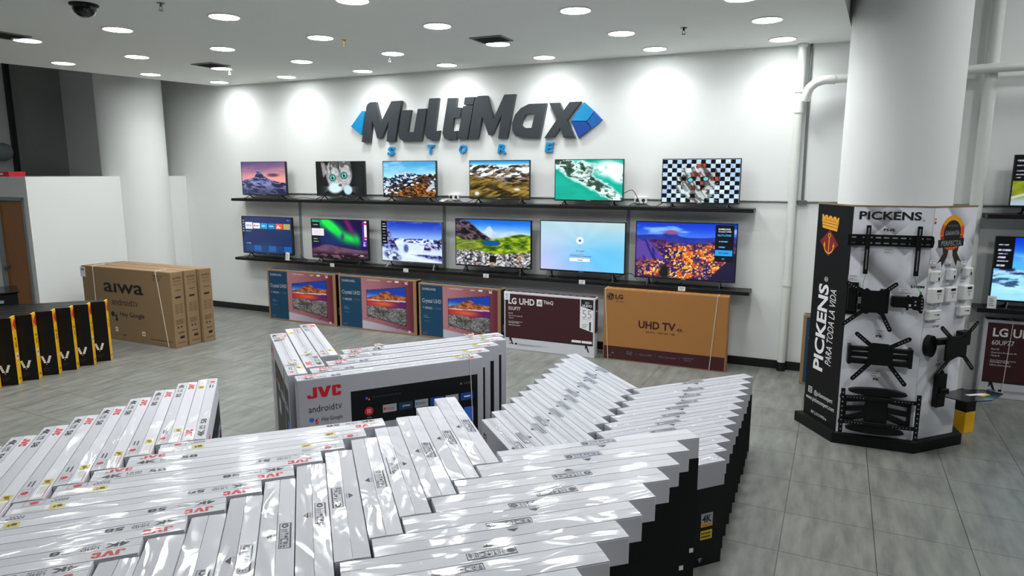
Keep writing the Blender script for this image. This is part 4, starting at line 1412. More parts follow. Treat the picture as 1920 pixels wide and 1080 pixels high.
# black and yellow cartons
L, T, H = 1.30, 0.137, 0.79
root = thing('television_carton', 'black', 'carton')
b = MB()
b.box(-L / 2, L / 2, -T / 2, T / 2, 0, H, 'black_card', 0.004)
b.build('body', root)
b = MB()
xe = L / 2
b.box(xe - 0.001, xe + 0.0012, -T / 2 + 0.001, T / 2 - 0.001, 0.002, H - 0.002, 'yellow')
b.box(xe - 0.018, xe, -T / 2 + 0.001, T / 2 - 0.001, H - 0.001, H + 0.0008, 'yellow')
tag(b.build('end_panel', root), 'yellow end panel')
b = MB()
ye = lambda y, z: (xe + 0.0022, y, z)
b.flat([(-0.06, 0.635), (-0.036, 0.635), (-0.036, 0.755), (-0.06, 0.755)], 'red_ink', ye)
b.flat([(-0.026, 0.695), (0.022, 0.755), (0.06, 0.755), (0.06, 0.635), (0.022, 0.635)], 'red_ink', ye)
b.flat([(0.018 * math.cos(k * PI / 8), 0.53 + 0.016 * math.sin(k * PI / 8)) for k in range(16)], 'ink', ye)
for k in range(5):
    b.flat([(-0.03, 0.49 - 0.013 * k), (0.03 - 0.006 * (k % 3), 0.49 - 0.013 * k), (0.03 - 0.006 * (k % 3), 0.484 - 0.013 * k), (-0.03, 0.484 - 0.013 * k)], 'kraft_dark', ye)
for k in range(3):
    b.flat([(-0.025 + 0.02 * k, 0.05), (-0.012 + 0.02 * k, 0.05), (-0.012 + 0.02 * k, 0.07), (-0.025 + 0.02 * k, 0.07)], 'kraft_dark', ye)
yf = -T / 2 - 0.0012
for k in range(4):
    for sg in (-1, 1):
        x = xe - 0.115 + sg * (0.040 - 0.0075 * k)
        z = 0.232 - 0.022 * k
        b.box(x - 0.0125, x + 0.0125, yf, yf + 0.001, z - 0.0102, z + 0.0102, 'white_ink')
b.box(xe - 0.121, xe - 0.109, yf, yf + 0.001, 0.135, 0.147, 'silver_ink')
b.text('55"', (xe - 0.15, yf, 0.06), (0.075, 0, 0), (0, 0, 0.035), 'mark_ink', 0.0)
b.build('lettering', root)
for i, (x, y, k_) in enumerate(CK):
    lab = 'black carton with yellow end, %s from the brown cartons' % ORD[i]
    if i == 0:
        root['label'], root['group'] = lab, 'black and yellow cartons'
        root.location, root.rotation_euler.z = (x, y, 0), rad(21)
        o = root
    else:
        o = dup(root, (x, y, 0), rad(21), lab, 'black and yellow cartons')
for i in (1, 4, 5):
    o = [q for q in col.objects if q.get('group') == 'black and yellow cartons'][i]
    b = MB()
    b.box(xe + 0.0024, xe + 0.0034, -0.03, 0.03, 0.285, 0.365, 'white_ink')
    b.box(xe + 0.0034, xe + 0.0040, -0.018, 0.018, 0.31, 0.34, 'grey_ink')
    tag(b.build('sticker', o), 'white price sticker')

# big brown cartons
A0 = Vector((-4.677, 9.177))
ad, an = Vector((math.cos(rad(-24.3)), math.sin(rad(-24.3)))), Vector((-math.sin(rad(-24.3)), math.cos(rad(-24.3))))
L, T, H = 1.86, 0.20, 1.066
for q, (dn, dx, ord_) in enumerate(((0.10, 0, 'front'), (0.305, 0.03, 'middle'), (0.51, 0.085, 'back'))):
    c = A0 + an * dn + ad * (dx - L / 2)
    root = thing('television_carton', 'large brown carton, %s one of the three standing against the left pillar' % ord_, 'carton', (c.x, c.y, 0), rad(-24.3), 'large brown cartons')
    b = MB()
    b.box(-L / 2, L / 2, -T / 2, T / 2, 0, H - 0.006, 'kraft', 0.005)
    b.build('body', root)
    for sg in (-1, 1):
        b = MB()
        b.box(-L / 2 + 0.002, L / 2 - 0.002, *sorted((sg * 0.0015, sg * (T / 2 - 0.001))), H - 0.0058, H - 0.001 - 0.002 * (sg > 0), 'kraft', 0.001)
        b.build('flap', root)
    b = MB()
    R0, yf = L / 2, -T / 2 - 0.0012
    if q == 0:
        ft = lambda s, x0, x1, z0, z1, m='ink', bold=0.0: b.text(s, (R0 + x0, yf, z0), (x1 - x0, 0, 0), (0, 0, z1 - z0), m, bold)
        ft('aıwa', -1.40, -0.57, 0.705, 0.845, 'ink', 0.015)
        ft('android', -1.25, -0.83, 0.525, 0.62, 'ink', 0.0)
        ft('tv', -0.81, -0.70, 0.525, 0.61, 'kraft_dark', -0.012)
        ft('Hey Google', -1.10, -0.59, 0.345, 0.435, 'ink', 0.01)
        for x, z, r in ((-1.255, 0.385, 0.038), (-1.185, 0.36, 0.022), (-1.178, 0.31, 0.026), (-1.165, 0.395, 0.01)):
            b.flat([(R0 + x + r * math.cos(k * PI / 10), z + r * math.sin(k * PI / 10)) for k in range(20)], 'ink', lambda x_, z_: (x_, yf, z_))
        ft('75"', -0.36, -0.17, 0.925, 1.015, 'kraft_dark', -0.012)
        ft('4K', -1.06, -1.005, 0.075, 0.105, 'ink', 0.01)
        ft('ULTRA HD', -1.25, -1.09, 0.082, 0.094, 'kraft_dark', 0.0)
        for k in range(14):
            b.box(R0 - 0.50 + 0.032 * k, R0 - 0.478 + 0.032 * k, yf, yf + 0.001, 0.076, 0.087, 'kraft_dark')
    xe = L / 2 + 0.0012
    et = lambda s, y0, y1, z0, z1, m='ink': b.text(s, (xe, y0, z0), (0, y1 - y0, 0), (0, 0, z1 - z0), m, 0.0)
    er = lambda y0, y1, z0, z1, m='ink': b.add([(xe, y0, z0), (xe, y1, z0), (xe, y1, z1), (xe, y0, z1)], [(0, 1, 2, 3)], m)
    et('aıwa', -0.07, 0.06, 0.965, 0.995)
    et('androidtv', -0.06, 0.06, 0.925, 0.948, 'kraft_dark')
    et('Hey Google', -0.04, 0.06, 0.88, 0.9, 'kraft_dark')
    er(-0.055, -0.045, 0.882, 0.896)
    er(-0.04, 0.05, 0.803, 0.812, 'kraft_dark')
    er(-0.05, 0.04, 0.695, 0.722)
    for k in range(5):
        er(-0.065, -0.005, 0.60 - k * 0.028, 0.607 - k * 0.028, 'kraft_dark')
        er(0.012, 0.06, 0.60 - k * 0.028, 0.607 - k * 0.028, 'ink')
    for k in range(4):
        er(-0.07, 0.06 - 0.02 * (k % 2), 0.385 - k * 0.018, 0.391 - k * 0.018, 'kraft_dark')
    er(-0.05, -0.03, 0.27, 0.30)
    er(0.0, 0.03, 0.275, 0.295, 'kraft_dark')
    er(-0.05, 0.05, 0.20, 0.212, 'kraft_dark')
    er(-0.02, 0.05, 0.12, 0.155)
    er(-0.06, 0.06, 0.06, 0.068, 'kraft_dark')
    b.build('lettering', root)
    if q == 0:
        for (x0, z0), (x1, z1) in (((-1.60, 1.06), (-1.60, 0.02)), ((-0.285, 1.05), (-0.14, 0.01))):
            b = MB()
            b.tube([(R0 + x1, yf - 0.003, z1), (R0 + x0, yf - 0.003, z0 + 0.002), (R0 + x0 - 0.02, yf + 0.02, H + 0.003), (R0 + x0 - 0.02, -yf, H + 0.003)], 0.0055, 'strap', 6)
            b.build('strap', root)
        b = MB()
        for x0, x1, z0, z1 in ((-1.225, -1.175, 0.13, 0.195), (-0.665, -0.60, 0.115, 0.175)):
            b.box(R0 + x0, R0 + x1, yf - 0.0012, yf, z0, z1, 'white_ink')
            b.box(R0 + x0 + 0.015, R0 + x1 - 0.012, yf - 0.002, yf - 0.001, z0 + 0.02, z1 - 0.018, 'grey_ink')
        b.box(-L / 2 - 0.03, -L / 2 + 0.085, yf - 0.0012, yf, 0.90, 1.045, 'white_ink')
        b.box(-L / 2 + 0.0, -L / 2 + 0.06, yf - 0.002, yf - 0.001, 0.99, 1.025, 'grey_ink')
        tag(b.build('sticker', root), 'white paper stickers')


# cartons standing under the shelves
def wall_carton(s, n, L, T, H, lab, group=None, ang=WA):
    o = W(s, n)
    r = rad(ang)
    c = (o.x + math.cos(r) * L / 2 - math.sin(r) * T / 2, o.y + math.sin(r) * L / 2 + math.cos(r) * T / 2, 0)
    return thing('television_carton', lab, 'carton', c, r, group)


for q, (s, n, L, ang, lab) in enumerate([(-7.335, -0.42, 1.415, -25.0, 'pink and navy printed carton under the shelf, nearest the brown cartons'),
                                         (-5.865, -0.42, 1.44, -25.2, 'pink and navy printed carton under the shelf, middle of three'),
                                         (-4.385, -0.43, 1.36, -25.6, 'pink and navy printed carton under the shelf, beside the maroon and white carton'),
                                         (0.86, -0.56, 1.515, -24.6, 'pink and navy printed carton standing half hidden behind the pillar display')]):
    T, H = 0.15, 0.845 if q < 2 else 0.815
    root = wall_carton(s, n, L, T, H, lab, 'pink and navy printed cartons', ang)
    b = MB()
    b.box(-L / 2, L / 2, -T / 2, T / 2, 0, H, 'kraft', 0.004)
    b.build('body', root)
    b = MB()
    gx, gy = grid(170, 100)
    b.paint(lambda u, v: (-L / 2 + 0.004 + u * (L - 0.008), -T / 2 - 0.001, 0.004 + v * (H - 0.008)), print_carton(gx, gy), 'print')
    b.build('front_print', root)
    b = MB()
    R0, yf = -L / 2, -T / 2 - 0.0018
    ft = lambda s_, x0, x1, z0, z1, m, bold=0.0: b.text(s_, (R0 + x0 * L, yf, z0 * H), ((x1 - x0) * L, 0, 0), (0, 0, (z1 - z0) * H), m, bold)
    ft('SAMSUNG', .048, .22, .875, .92, 'silver_ink', 0.03)
    ft('Crystal UHD', .045, .29, .625, .72, 'silver_ink', 0.03)
    ft('7 SERIES', .05, .175, .53, .572, 'silver_ink', 0.02)
    ft('TU7000', .19, .285, .535, .57, 'grey_ink', -0.008)
    ft('55"', .05, .115, .055, .105, 'grey_ink', -0.008)
    b.build('lettering', root)
    b = MB()
    b.box(-L / 2 + 0.02, L / 2 - 0.02, -T / 2 + 0.03, T / 2 - 0.02, H - 0.0005, H + 0.001, 'navy')
    for k in range(9):
        x = -L / 2 + 0.08 + k * (L - 0.16) / 8
        b.box(x - 0.03, x + 0.02, -0.018, -0.010, H + 0.0008, H + 0.0016, 'kraft')
    tag(b.build('top_print', root), 'navy printed top')
    b = MB()
    b.box(L / 2 - 0.0005, L / 2 + 0.001, -T / 2 + 0.012, T / 2 - 0.012, 0.012, H - 0.015, 'navy_ink')
    b.box(L / 2 + 0.0008, L / 2 + 0.0016, -0.02, 0.03, 0.18, 0.30, 'grey_ink')
    tag(b.build('end_print', root), 'dark navy end print')


def maroon_carton(s, n, L, T, H, size, code, lab):
    root = wall_carton(s, n, L, T, H, lab, 'maroon and white cartons')
    b = MB()
    b.box(-L / 2, L / 2, -T / 2, T / 2, 0, H, 'card', 0.004)
    b.build('body', root)
    b = MB()
    R0, yf = -L / 2, -T / 2 - 0.0012

    def fr(x0, x1, z0, z1, m, dy=0.0):
        b.add([(R0 + x0 * L, yf - dy, z0 * H), (R0 + x1 * L, yf - dy, z0 * H), (R0 + x1 * L, yf - dy, z1 * H), (R0 + x0 * L, yf - dy, z1 * H)], [(0, 1, 2, 3)], m)
    fr(.014, .986, .205, .965, 'maroon')
    fr(.014, .986, .198, .212, 'ink', .0004)
    pf = lambda dy: (lambda x, z: (R0 + x * L, yf - dy, z * H))
    b.flat([(.845, .49), (.985, .43), (.985, .985), (.845, .985)], 'white_ink', pf(.0004))
    b.flat([(.853, .85), (.983, .795), (.983, .968), (.853, .968)], 'ink', pf(.0008))
    for x, sg in ((.062, 1), (.905, 1)):
        b.flat([(x, .20), (x + .02, .20), (x + .045, .085), (x + .03, .085)], 'ink', pf(.0006))
        b.flat([(x, .20), (x + .01, .20), (x + .006, .14), (x - .002, .14)], 'ink', pf(.0006))
    fr(.76, .86, .235, .275, 'white_ink', .0006)
    fr(.868, .975, .235, .275, 'white_ink', .0006)
    fr(.372, .434, .79, .905, 'white_ink', .0004)
    ft = lambda s_, x0, x1, z0, z1, m='white_ink', bold=0.0, dy=.0009: b.text(s_, (R0 + x0 * L, yf - dy, z0 * H), ((x1 - x0) * L, 0, 0), (0, 0, (z1 - z0) * H), m, bold)
    ft('LG', .05, .143, .79, .90, bold=0.03)
    ft('UHD', .175, .347, .79, .90, bold=0.02)
    ft('AI', .385, .422, .815, .88, 'ink', 0.02)
    ft('ThinQ', .448, .555, .825, .895, bold=0.01)
    ft(code, .05, .188, .685, .745)
    for k, (t_, z, w_) in enumerate((('Real 4K', .62, .05), ('Quad Core Processor 4K', .575, .16), ('ThinQ AI', .535, .055), ('True Cinema Experience', .475, .16), ('Filmmaker Mode', .455, .12), ('Ultra Surround', .415, .13))):
        ft(t_, .052, .052 + w_, z, z + .022)
    ft('2021', .895, .945, .90, .93)
    ft('NUEVO', .868, .968, .84, .885, bold=0.02)
    ft(size, .87, .965, .66, .79, 'grey_ink', -0.015)
    ft('139 cm / ' + size, .873, .955, .63, .652, 'grey_ink')
    fr(.945, .962, .455, .60, 'ink', .0008)
    for k in range(3):
        fr(.868, .91 + .01 * k, .495 + .025 * k, .503 + .025 * k, 'grey_ink', .0008)
        fr(.16, .5 - .08 * k, .10 - .012 * k, .106 - .012 * k, 'silver_ink', .0006)
    fr(.125, .15, .085, .115, 'ink', .0006)
    fr(.055, .11, .09, .105, 'grey_ink', .0006)
    b.build('front_print', root)
    b = MB()
    b.box(-L / 2 + 0.012, L / 2 - 0.012, -T / 2 + 0.012, T / 2 - 0.012, H - 0.0005, H + 0.001, 'maroon')
    for k in range(12):
        x = -L / 2 + 0.12 + k * (L - 0.24) / 11
        b.box(x - 0.03, x + 0.03, -0.012, -0.004, H + 0.0008, H + 0.0016, 'white_ink')
    tag(b.build('top_print', root), 'maroon printed top')
    b = MB()
    b.box(L / 2 - 0.0005, L / 2 + 0.001, -T / 2 + 0.012, T / 2 - 0.012, 0.41 * H, H - 0.03, 'maroon')
    b.box(L / 2 + 0.0008, L / 2 + 0.0016, -0.02, 0.03, 0.76 * H, 0.78 * H, 'white_ink')
    tag(b.build('end_print', root), 'maroon end print')
    return root


r_ = maroon_carton(-2.943, -0.515, 1.307, 0.14, 0.805, '55', '55UP77', 'maroon and white printed carton under the shelf beside the amber carton')
b = MB()
b.box(-0.6535, -0.565, -0.0735, -0.0715, 0.69, 0.80, 'white_ink')
for k in range(3):
    b.box(-0.63, -0.59, -0.0745, -0.0734, 0.715 + 0.025 * k, 0.722 + 0.025 * k, 'blue_ink')
tag(b.build('sticker', r_), 'white paper sticker')
r_ = maroon_carton(2.66, -0.22, 1.44, 0.15, 0.86, '60', '60UP77', 'maroon and white printed carton beyond the pillar display')
b = MB()
b.tube([(-0.48, 0.077, 0.86), (-0.48, -0.078, 0.862), (-0.51, -0.079, 0.02)], 0.004, 'strap', 6)
b.build('strap', r_)

L, T, H = 1.555, 0.16, 0.936
root = wall_carton(-1.533, -0.457, L, T, H, 'amber carton with maroon base band under the shelf', None)
b = MB()
b.box(-L / 2, L / 2, -T / 2, T / 2, 0, H - 0.005, 'amber', 0.004)
b.build('body', root)
for sg in (-1, 1):
    b = MB()
    b.box(-L / 2 + 0.002, L / 2 - 0.002, *sorted((sg * 0.0012, sg * (T / 2 - 0.001))), H - 0.0048, H, 'amber', 0.001)
    for k in range(13):
        x = -L / 2 + 0.1 + k * (L - 0.2) / 12
        b.box(x - 0.03, x + 0.02, *sorted((sg * 0.045, sg * 0.053)), H - 0.0002, H + 0.0006, 'maroon')
    b.build('flap', root)
b = MB()
R0, yf = -L / 2, -T / 2 - 0.0012
b.box(R0 + 0.012, -R0 - 0.015, yf, yf + 0.001, 0.012, 0.195 * H, 'maroon')
ft = lambda s_, x0, x1, z0, z1, m='maroon', bold=0.0: b.text(s_, (R0 + x0 * L, yf - 0.001, z0 * H), ((x1 - x0) * L, 0, 0), (0, 0, (z1 - z0) * H), m, bold)
cx, cz, r = R0 + 0.056 * L, 0.895 * H, 0.047
b.flat([(cx + r * math.cos(k * PI / 14), cz + r * math.sin(k * PI / 14)) for k in range(28)], 'ink', lambda x, z: (x, yf - 0.0006, z))
arc = [(cx + 0.038 * math.cos(a), cz + 0.038 * math.sin(a)) for a in np.linspace(0, -1.6 * PI, 22)] + [(cx + 0.032 * math.cos(a), cz + 0.032 * math.sin(a)) for a in np.linspace(-1.6 * PI, 0, 22)]
b.flat(arc, 'amber', lambda x, z: (x, yf - 0.0012, z))
b.box(cx - 0.004, cx + 0.002, yf - 0.0013, yf - 0.0009, cz - 0.02, cz + 0.022, 'amber')
b.box(cx - 0.004, cx + 0.015, yf - 0.0013, yf - 0.0009, cz - 0.02, cz - 0.014, 'amber')
b.box(cx + 0.006, cx + 0.034, yf - 0.0013, yf - 0.0009, cz - 0.003, cz + 0.003, 'amber')
b.flat([(cx - 0.02 + 0.005 * math.cos(k * PI / 5), cz + 0.013 + 0.005 * math.sin(k * PI / 5)) for k in range(10)], 'amber', lambda x, z: (x, yf - 0.0013, z))
ft('LG', .097, .162, .865, .93, 'ink', 0.03)
ft('Life\'s Good', .097, .172, .825, .843, 'kraft_dark')
ft('UHD', .298, .47, .485, .59, 'maroon', 0.03)
ft('TV', .492, .60, .485, .59, 'maroon', 0.03)
ft('4K', .607, .662, .48, .53, 'maroon', 0.0)
ft('65UK61', .36, .435, .43, .452, 'kraft_dark')
ft('164 cm / 65', .46, .597, .425, .458, 'maroon')
for t_, x0, x1, z0 in (('IPS 4K', .205, .255, .12), ('PANEL', .208, .25, .092), ('Active HDR', .312, .418, .103), ('Ultra Surround', .47, .61, .103), ('webOS 3.5', .665, .75, .12), ('Smart TV', .68, .735, .09)):
    ft(t_, x0, x1, z0, z0 + .024, 'grey_ink')
for x in (.285, .445, .637):
    b.box(R0 + x * L, R0 + (x + .0015) * L, yf - 0.001, yf - 0.0005, 0.10 * H, 0.135 * H, 'grey_ink')
ft('4K ULTRA HD', .03, .075, .045, .065, 'kraft')
b.flat([(R0 + L * .085 + .016 * math.cos(k * PI / 8), .1 * H + .007 * math.sin(k * PI / 8)) for k in range(16)], 'kraft', lambda x, z: (x, yf - 0.0006, z))
b.build('lettering', root)
for x0, x1 in ((.008, .045), (.917, .877)):
    b = MB()
    b.tube([(R0 + x1 * L, yf - 0.003, 0.01), (R0 + x0 * L, yf - 0.004, H + 0.002), (R0 + x0 * L, -yf, H + 0.004)], 0.004, 'strap', 6)
    b.build('strap', root)


# ------------------------------------------------------------------ shelves, televisions, tags, cables
def shelf(s0, s1, top, lab):
    t = thing('display_shelf', lab, 'shelf', W(0, 0), RW)
    b = MB()
    b.box(s0, s1, -0.30, -0.001, top - 0.045, top, 'shelf', 0.002)
    b.build('board', t)
    b = MB()
    b.box(s0 + 0.001, s1 - 0.001, -0.301, -0.2995, top - 0.044, top - 0.001, 'soft_black')
    b.build('edge_band', t)


shelf(-8.15, 0.228, 1.988, 'long black upper wall shelf holding six televisions')
shelf(-8.15, 0.236, 0.988, 'long black lower wall shelf holding six larger televisions')
shelf(2.545, 4.9, 1.988, 'black upper wall shelf beyond the pillar display')
shelf(2.55, 4.9, 0.992, 'black lower wall shelf beyond the pillar display')


def television(s0, s1, z0, z1, shelf_top, pic, lab, n=-0.20, nx=200, style=0, group=None):
    w, h = s1 - s0, z1 - z0
    t = thing('television', lab, 'television', W((s0 + s1) / 2, n, shelf_top), RW, group)
    b = MB()
    zb = z0 - shelf_top
    m = 'steel' if style == 2 else 'black'
    bz = 0.009 if h < 0.6 else 0.011
    for x0, x1, a, c in ((-w / 2, w / 2, zb, zb + bz * 1.8), (-w / 2, w / 2, zb + h - bz, zb + h), (-w / 2, -w / 2 + bz, zb + bz * 1.8, zb + h - bz), (w / 2 - bz, w / 2, zb + bz * 1.8, zb + h - bz)):
        b.box(x0, x1, -0.022, 0.012, a, c, m, 0.0015)
    b.build('bezel', t)
    b = MB()
    b.box(-w / 2 + 0.002, w / 2 - 0.002, 0.012, 0.024, zb + 0.002, zb + h - 0.002, 'soft_black')
    b.box(-w * 0.36, w * 0.36, 0.024, 0.062, zb + 0.02, zb + h * 0.55, 'soft_black', 0.012)
    b.build('back_cover', t)
    b = MB()
    x0, x1, a, c = -w / 2 + bz, w / 2 - bz, zb + bz * 1.8, zb + h - bz
    gx, gy = grid(nx, int(nx * 0.5625))
    b.paint(lambda u, v: (x0 + u * (x1 - x0), -0.018, a + v * (c - a)), pic(gx, gy), 'screen')
    if pic is pic_city:
        fx = lambda u: x0 + u * (x1 - x0)
        fz = lambda v: a + v * (c - a)
        for s_, u0, u1, v0, v1, mm in (('SAMSUNG', .825, .94, .90, .93, 'screen_white'), ('Crystal UHD', .825, .95, .855, .885, 'screen_white'), ('GUTU7000', .82, .95, .79, .825, 'screen_blue')):
            b.text(s_, (fx(u0), -0.019, fz(v0)), (fx(u1) - fx(u0), 0, 0), (0, 0, fz(v1) - fz(v0)), mm, 0.01)
    if pic is pic_menu:
        fx = lambda u: x0 + u * (x1 - x0)
        fz = lambda v: a + v * (c - a)
        b.text('NETFLIX', (fx(.085), -0.019, fz(.73)), (fx(.195) - fx(.085), 0, 0), (0, 0, fz(.785) - fz(.73)), 'ink', 0.01)
    if pic is pic_setup:
        fx = lambda u: x0 + u * (x1 - x0)
        fz = lambda v: a + v * (c - a)
        b.text('Tu señal', (fx(.435), -0.019, fz(.39)), (fx(.53) - fx(.435), 0, 0), (0, 0, fz(.425) - fz(.39)), 'sign_navy', 0.0)
    b.build('screen', t)
    for sg in (-1, 1):
        b = MB()
        x = sg * w * 0.36
        e = sg * 0.03 * (1 if style else 0)
        b.tube([(x, 0.0, zb + 0.01), (x + e * .5, -0.05, zb * 0.45), (x + e, -0.094, 0.007)], [0.011, 0.009, 0.007], m, 8)
        b.tube([(x, 0.0, zb + 0.01), (x + e * .5, 0.05, zb * 0.45), (x + e, 0.094, 0.007)], [0.011, 0.009, 0.007], m, 8)
        b.tube([(x + e - sg * .02, -0.094, 0.006), (x + e + sg * .03, -0.094, 0.006)], 0.006, m, 8)
        b.tube([(x + e - sg * .02, 0.094, 0.006), (x + e + sg * .03, 0.094, 0.006)], 0.006, m, 8)
        b.build('foot', t, None, 0, True)
    b = MB()
    b.box(-0.03, 0.03, -0.0235, -0.0218, zb + 0.004, zb + 0.011, 'silver_ink')
    b.build('badge', t)
    return t


M['screen_white'] = emis('lit_white', (0.93, 0.94, 0.97), 1.0)
M['screen_blue'] = emis('lit_blue', (0.25, 0.72, 0.98), 1.0)
UP, LO = 1.988, 0.988
for s0, s1, z0, z1, pic, lab in ((-7.962, -7.00, 2.043, 2.593, pic_dusk, 'upper shelf television showing a peak under a purple dusk sky'),
                                 (-6.376, -5.44, 2.048, 2.589, pic_cat, 'upper shelf television showing a tabby cat face'),
                                 (-5.102, -4.171, 2.048, 2.587, pic_ridge, 'upper shelf television showing snowy ridges behind a brown slope'),
                                 (-3.625, -2.693, 2.046, 2.586, pic_valley, 'upper shelf television showing brown mountains with snow patches'),
                                 (-2.328, -1.384, 2.045, 2.589, pic_coast, 'upper shelf television showing a green sea and rocky island'),
                                 (-0.89, 0.054, 2.037, 2.585, pic_chequer, 'upper shelf television showing a black and white chequered mosaic')):
    television(s0, s1, z0, z1, UP, pic, lab, group='televisions on the upper shelf')
for s0, s1, z0, z1, pic, st, lab in ((-8.03, -6.93, 1.06, 1.688, pic_menu, 0, 'lower shelf television showing a dark blue menu of app tiles'),
                                     (-6.53, -5.416, 1.054, 1.687, pic_aurora, 0, 'lower shelf television showing green northern lights'),
                                     (-5.168, -4.085, 1.069, 1.695, pic_snow, 2, 'lower shelf television showing a bright snowfield under blue sky'),
                                     (-3.865, -2.668, 1.08, 1.764, pic_meadow, 1, 'lower shelf television showing a meadow with a small lake'),
                                     (-2.535, -1.335, 1.089, 1.776, pic_setup, 1, 'lower shelf television showing a pastel set-up message'),
                                     (-1.20, 0.054, 1.074, 1.802, pic_city, 0, 'lower shelf television showing a town lit orange at night')):
    television(s0, s1, z0, z1, LO, pic, lab, group='televisions on the lower shelf', style=st)
television(2.736, 3.69, 2.065, 2.598, UP, pic_road, 'television on the upper shelf beyond the pillar display showing a road', nx=120)
television(2.658, 3.90, 1.062, 1.757, 0.992, pic_glacier, 'television on the lower shelf beyond the pillar display showing snow and sea', nx=140, style=1)

for s, z, wd, hg, n, lab in ((-6.064, .966, .078, .055, -.306, 'under the northern lights television'), (-4.678, .963, .085, .055, -.306, 'under the snowfield television'), (-3.327, .967, .085, .055, -.306, 'under the meadow television'),
                             (-1.89, .972, .085, .055, -.306, 'under the pastel television'), (-.572, .975, .09, .055, -.306, 'under the night town television')):
    t = thing('price_tag', 'small white price tag on the shelf edge ' + lab, 'price tag', W(s, n, z), RW, 'price tags on the lower shelf')
    b = MB()
    b.box(-wd / 2, wd / 2, -0.002, 0.001, -hg / 2, hg / 2, 'white_plastic')
    b.box(-0.012, 0.012, 0.0005, 0.006, -0.01, 0.01, 'white_plastic')
    b.build('card', t)
    b = MB()
    b.box(-wd * .3, wd * .3, -0.003, -0.0019, hg * .1, hg * .25, 'grey_ink')
    b.box(-wd * .36, wd * .2, -0.003, -0.0019, -hg * .3, -hg * .2, 'grey_ink')
    b.build('lettering', t)
for s, z, lab in ((-7.01, LO, 'white folded price card standing before the app menu television'), (2.68, .992, 'white folded price card standing at the shelf end beyond the pillar display')):
    t = thing('price_card', lab, 'price tag', W(s, -0.275, z), RW)
    b = MB()
    b.box(-0.04, 0.04, -0.004, 0.0, 0.0, 0.13, 'white_plastic', 0, lambda p: (p[0], p[1] + p[2] * .12, p[2]))
    b.box(-0.04, 0.04, -0.004, 0.045, 0.0, 0.003, 'white_plastic')
    b.build('card', t)
    b = MB()
    for k in range(4):
        b.box(-0.028, 0.02 - .01 * (k % 2), -0.0055, -0.004, .03 + k * .022, .038 + k * .022, 'grey_ink', 0, lambda p: (p[0], p[1] + p[2] * .12, p[2]))
    b.build('lettering', t)


def cable(pts, lab, r=0.0045, m='cord'):
    """smooth run through the given (s, n, z) points"""
    P_ = [Vector(p) for p in pts]
    out = []
    for i in range(len(P_) - 1):
        p0, p1, p2, p3 = P_[max(i - 1, 0)], P_[i], P_[i + 1], P_[min(i + 2, len(P_) - 1)]
        for k in range(8):
            t = k / 8
            out.append(0.5 * ((2 * p1) + (p2 - p0) * t + (2 * p0 - 5 * p1 + 4 * p2 - p3) * t * t + (3 * p1 - p0 - 3 * p2 + p3) * t ** 3))
    out.append(P_[-1])
    b = MB()
    b.tube([tuple(p) for p in out], r, m, 7)
    tag(b.build('power_cable', None, W(0, 0), RW, True), lab, 'cable')


zu, zl = UP + 0.010, LO + 0.010
cable([(-7.15, -.115, 2.12), (-6.95, -.16, zu), (-6.7, -.17, zu + .02), (-6.45, -.12, zu), (-6.25, -.08, 2.09), (-6.1, -.05, 2.062)], 'black cable looping from the dusk television to the socket by the cat television')
cable([(-6.2, -.115, 2.1), (-6.42, -.20, zu), (-6.3, -.23, zu), (-6.12, -.16, zu), (-5.98, -.10, 2.03), (-5.99, -.05, 2.06)], 'black cable from the cat television to the socket beside it')
cable([(-5.6, -.115, 2.1), (-5.42, -.14, zu), (-5.3, -.12, zu), (-5.1, -.14, zu), (-4.9, -.115, 2.1)], 'black cable along the shelf between the cat and ridge televisions')
cable([(-4.3, -.115, 2.1), (-4.15, -.2, zu), (-4.02, -.22, zu + .015), (-4.1, -.16, 2.05), (-4.03, -.05, 2.06)], 'black cable from the ridge television to the socket beside it')
cable([(-3.5, -.115, 2.1), (-3.66, -.2, zu), (-3.78, -.17, zu), (-3.9, -.1, 2.04), (-3.95, -.05, 2.06)], 'black cable from the brown mountain television to the socket beside it')
cable([(-1.5, -.115, 2.1), (-1.36, -.12, 2.17), (-1.29, -.12, 2.19), (-1.22, -.13, 2.1), (-1.18, -.17, zu), (-1.3, -.2, zu), (-1.25, -.1, 2.03), (-1.24, -.05, 2.06)], 'black cable arching up beside the green sea television')
cable([(-.8, -.115, 2.1), (-.94, -.2, zu), (-1.04, -.21, zu), (-1.12, -.14, 2.02), (-1.16, -.05, 2.06)], 'black cable from the chequered television to the socket beside it')
cable([(-7.1, -.13, 1.02), (-6.93, -.2, zl), (-6.8, -.22, zl + .01), (-6.7, -.15, zl), (-6.93, -.045, 1.03), (-6.93, -.025, 1.06)], 'black cable from the app menu television to the wall')
cable([(-5.6, -.13, 1.02), (-5.42, -.24, zl), (-5.3, -.2, zl), (-5.1, -.2, zl), (-5.0, -.13, 1.02)], 'black cable along the shelf between the lights and snowfield televisions')
cable([(-4.3, -.13, 1.02), (-4.12, -.2, zl), (-4.0, -.22, zl + .02), (-3.9, -.2, zl), (-3.7, -.13, 1.02)], 'black cable along the shelf between the snowfield and meadow televisions')
cable([(-2.9, -.13, 1.02), (-3.05, -.24, zl), (-3.2, -.27, zl), (-3.35, -.23, zl), (-3.5, -.13, 1.02)], 'black cable lying under the meadow television')
cable([(-1.5, -.13, 1.02), (-1.34, -.15, 1.09), (-1.26, -.15, 1.10), (-1.18, -.13, 1.02)], 'black cable joining the pastel and night town televisions')
cable([(-2.0, -.13, 1.02), (-2.0, -.2, zl), (-1.86, -.26, zl), (-1.68, -.24, zl), (-1.5, -.13, 1.02)], 'black cable lying under the pastel television')
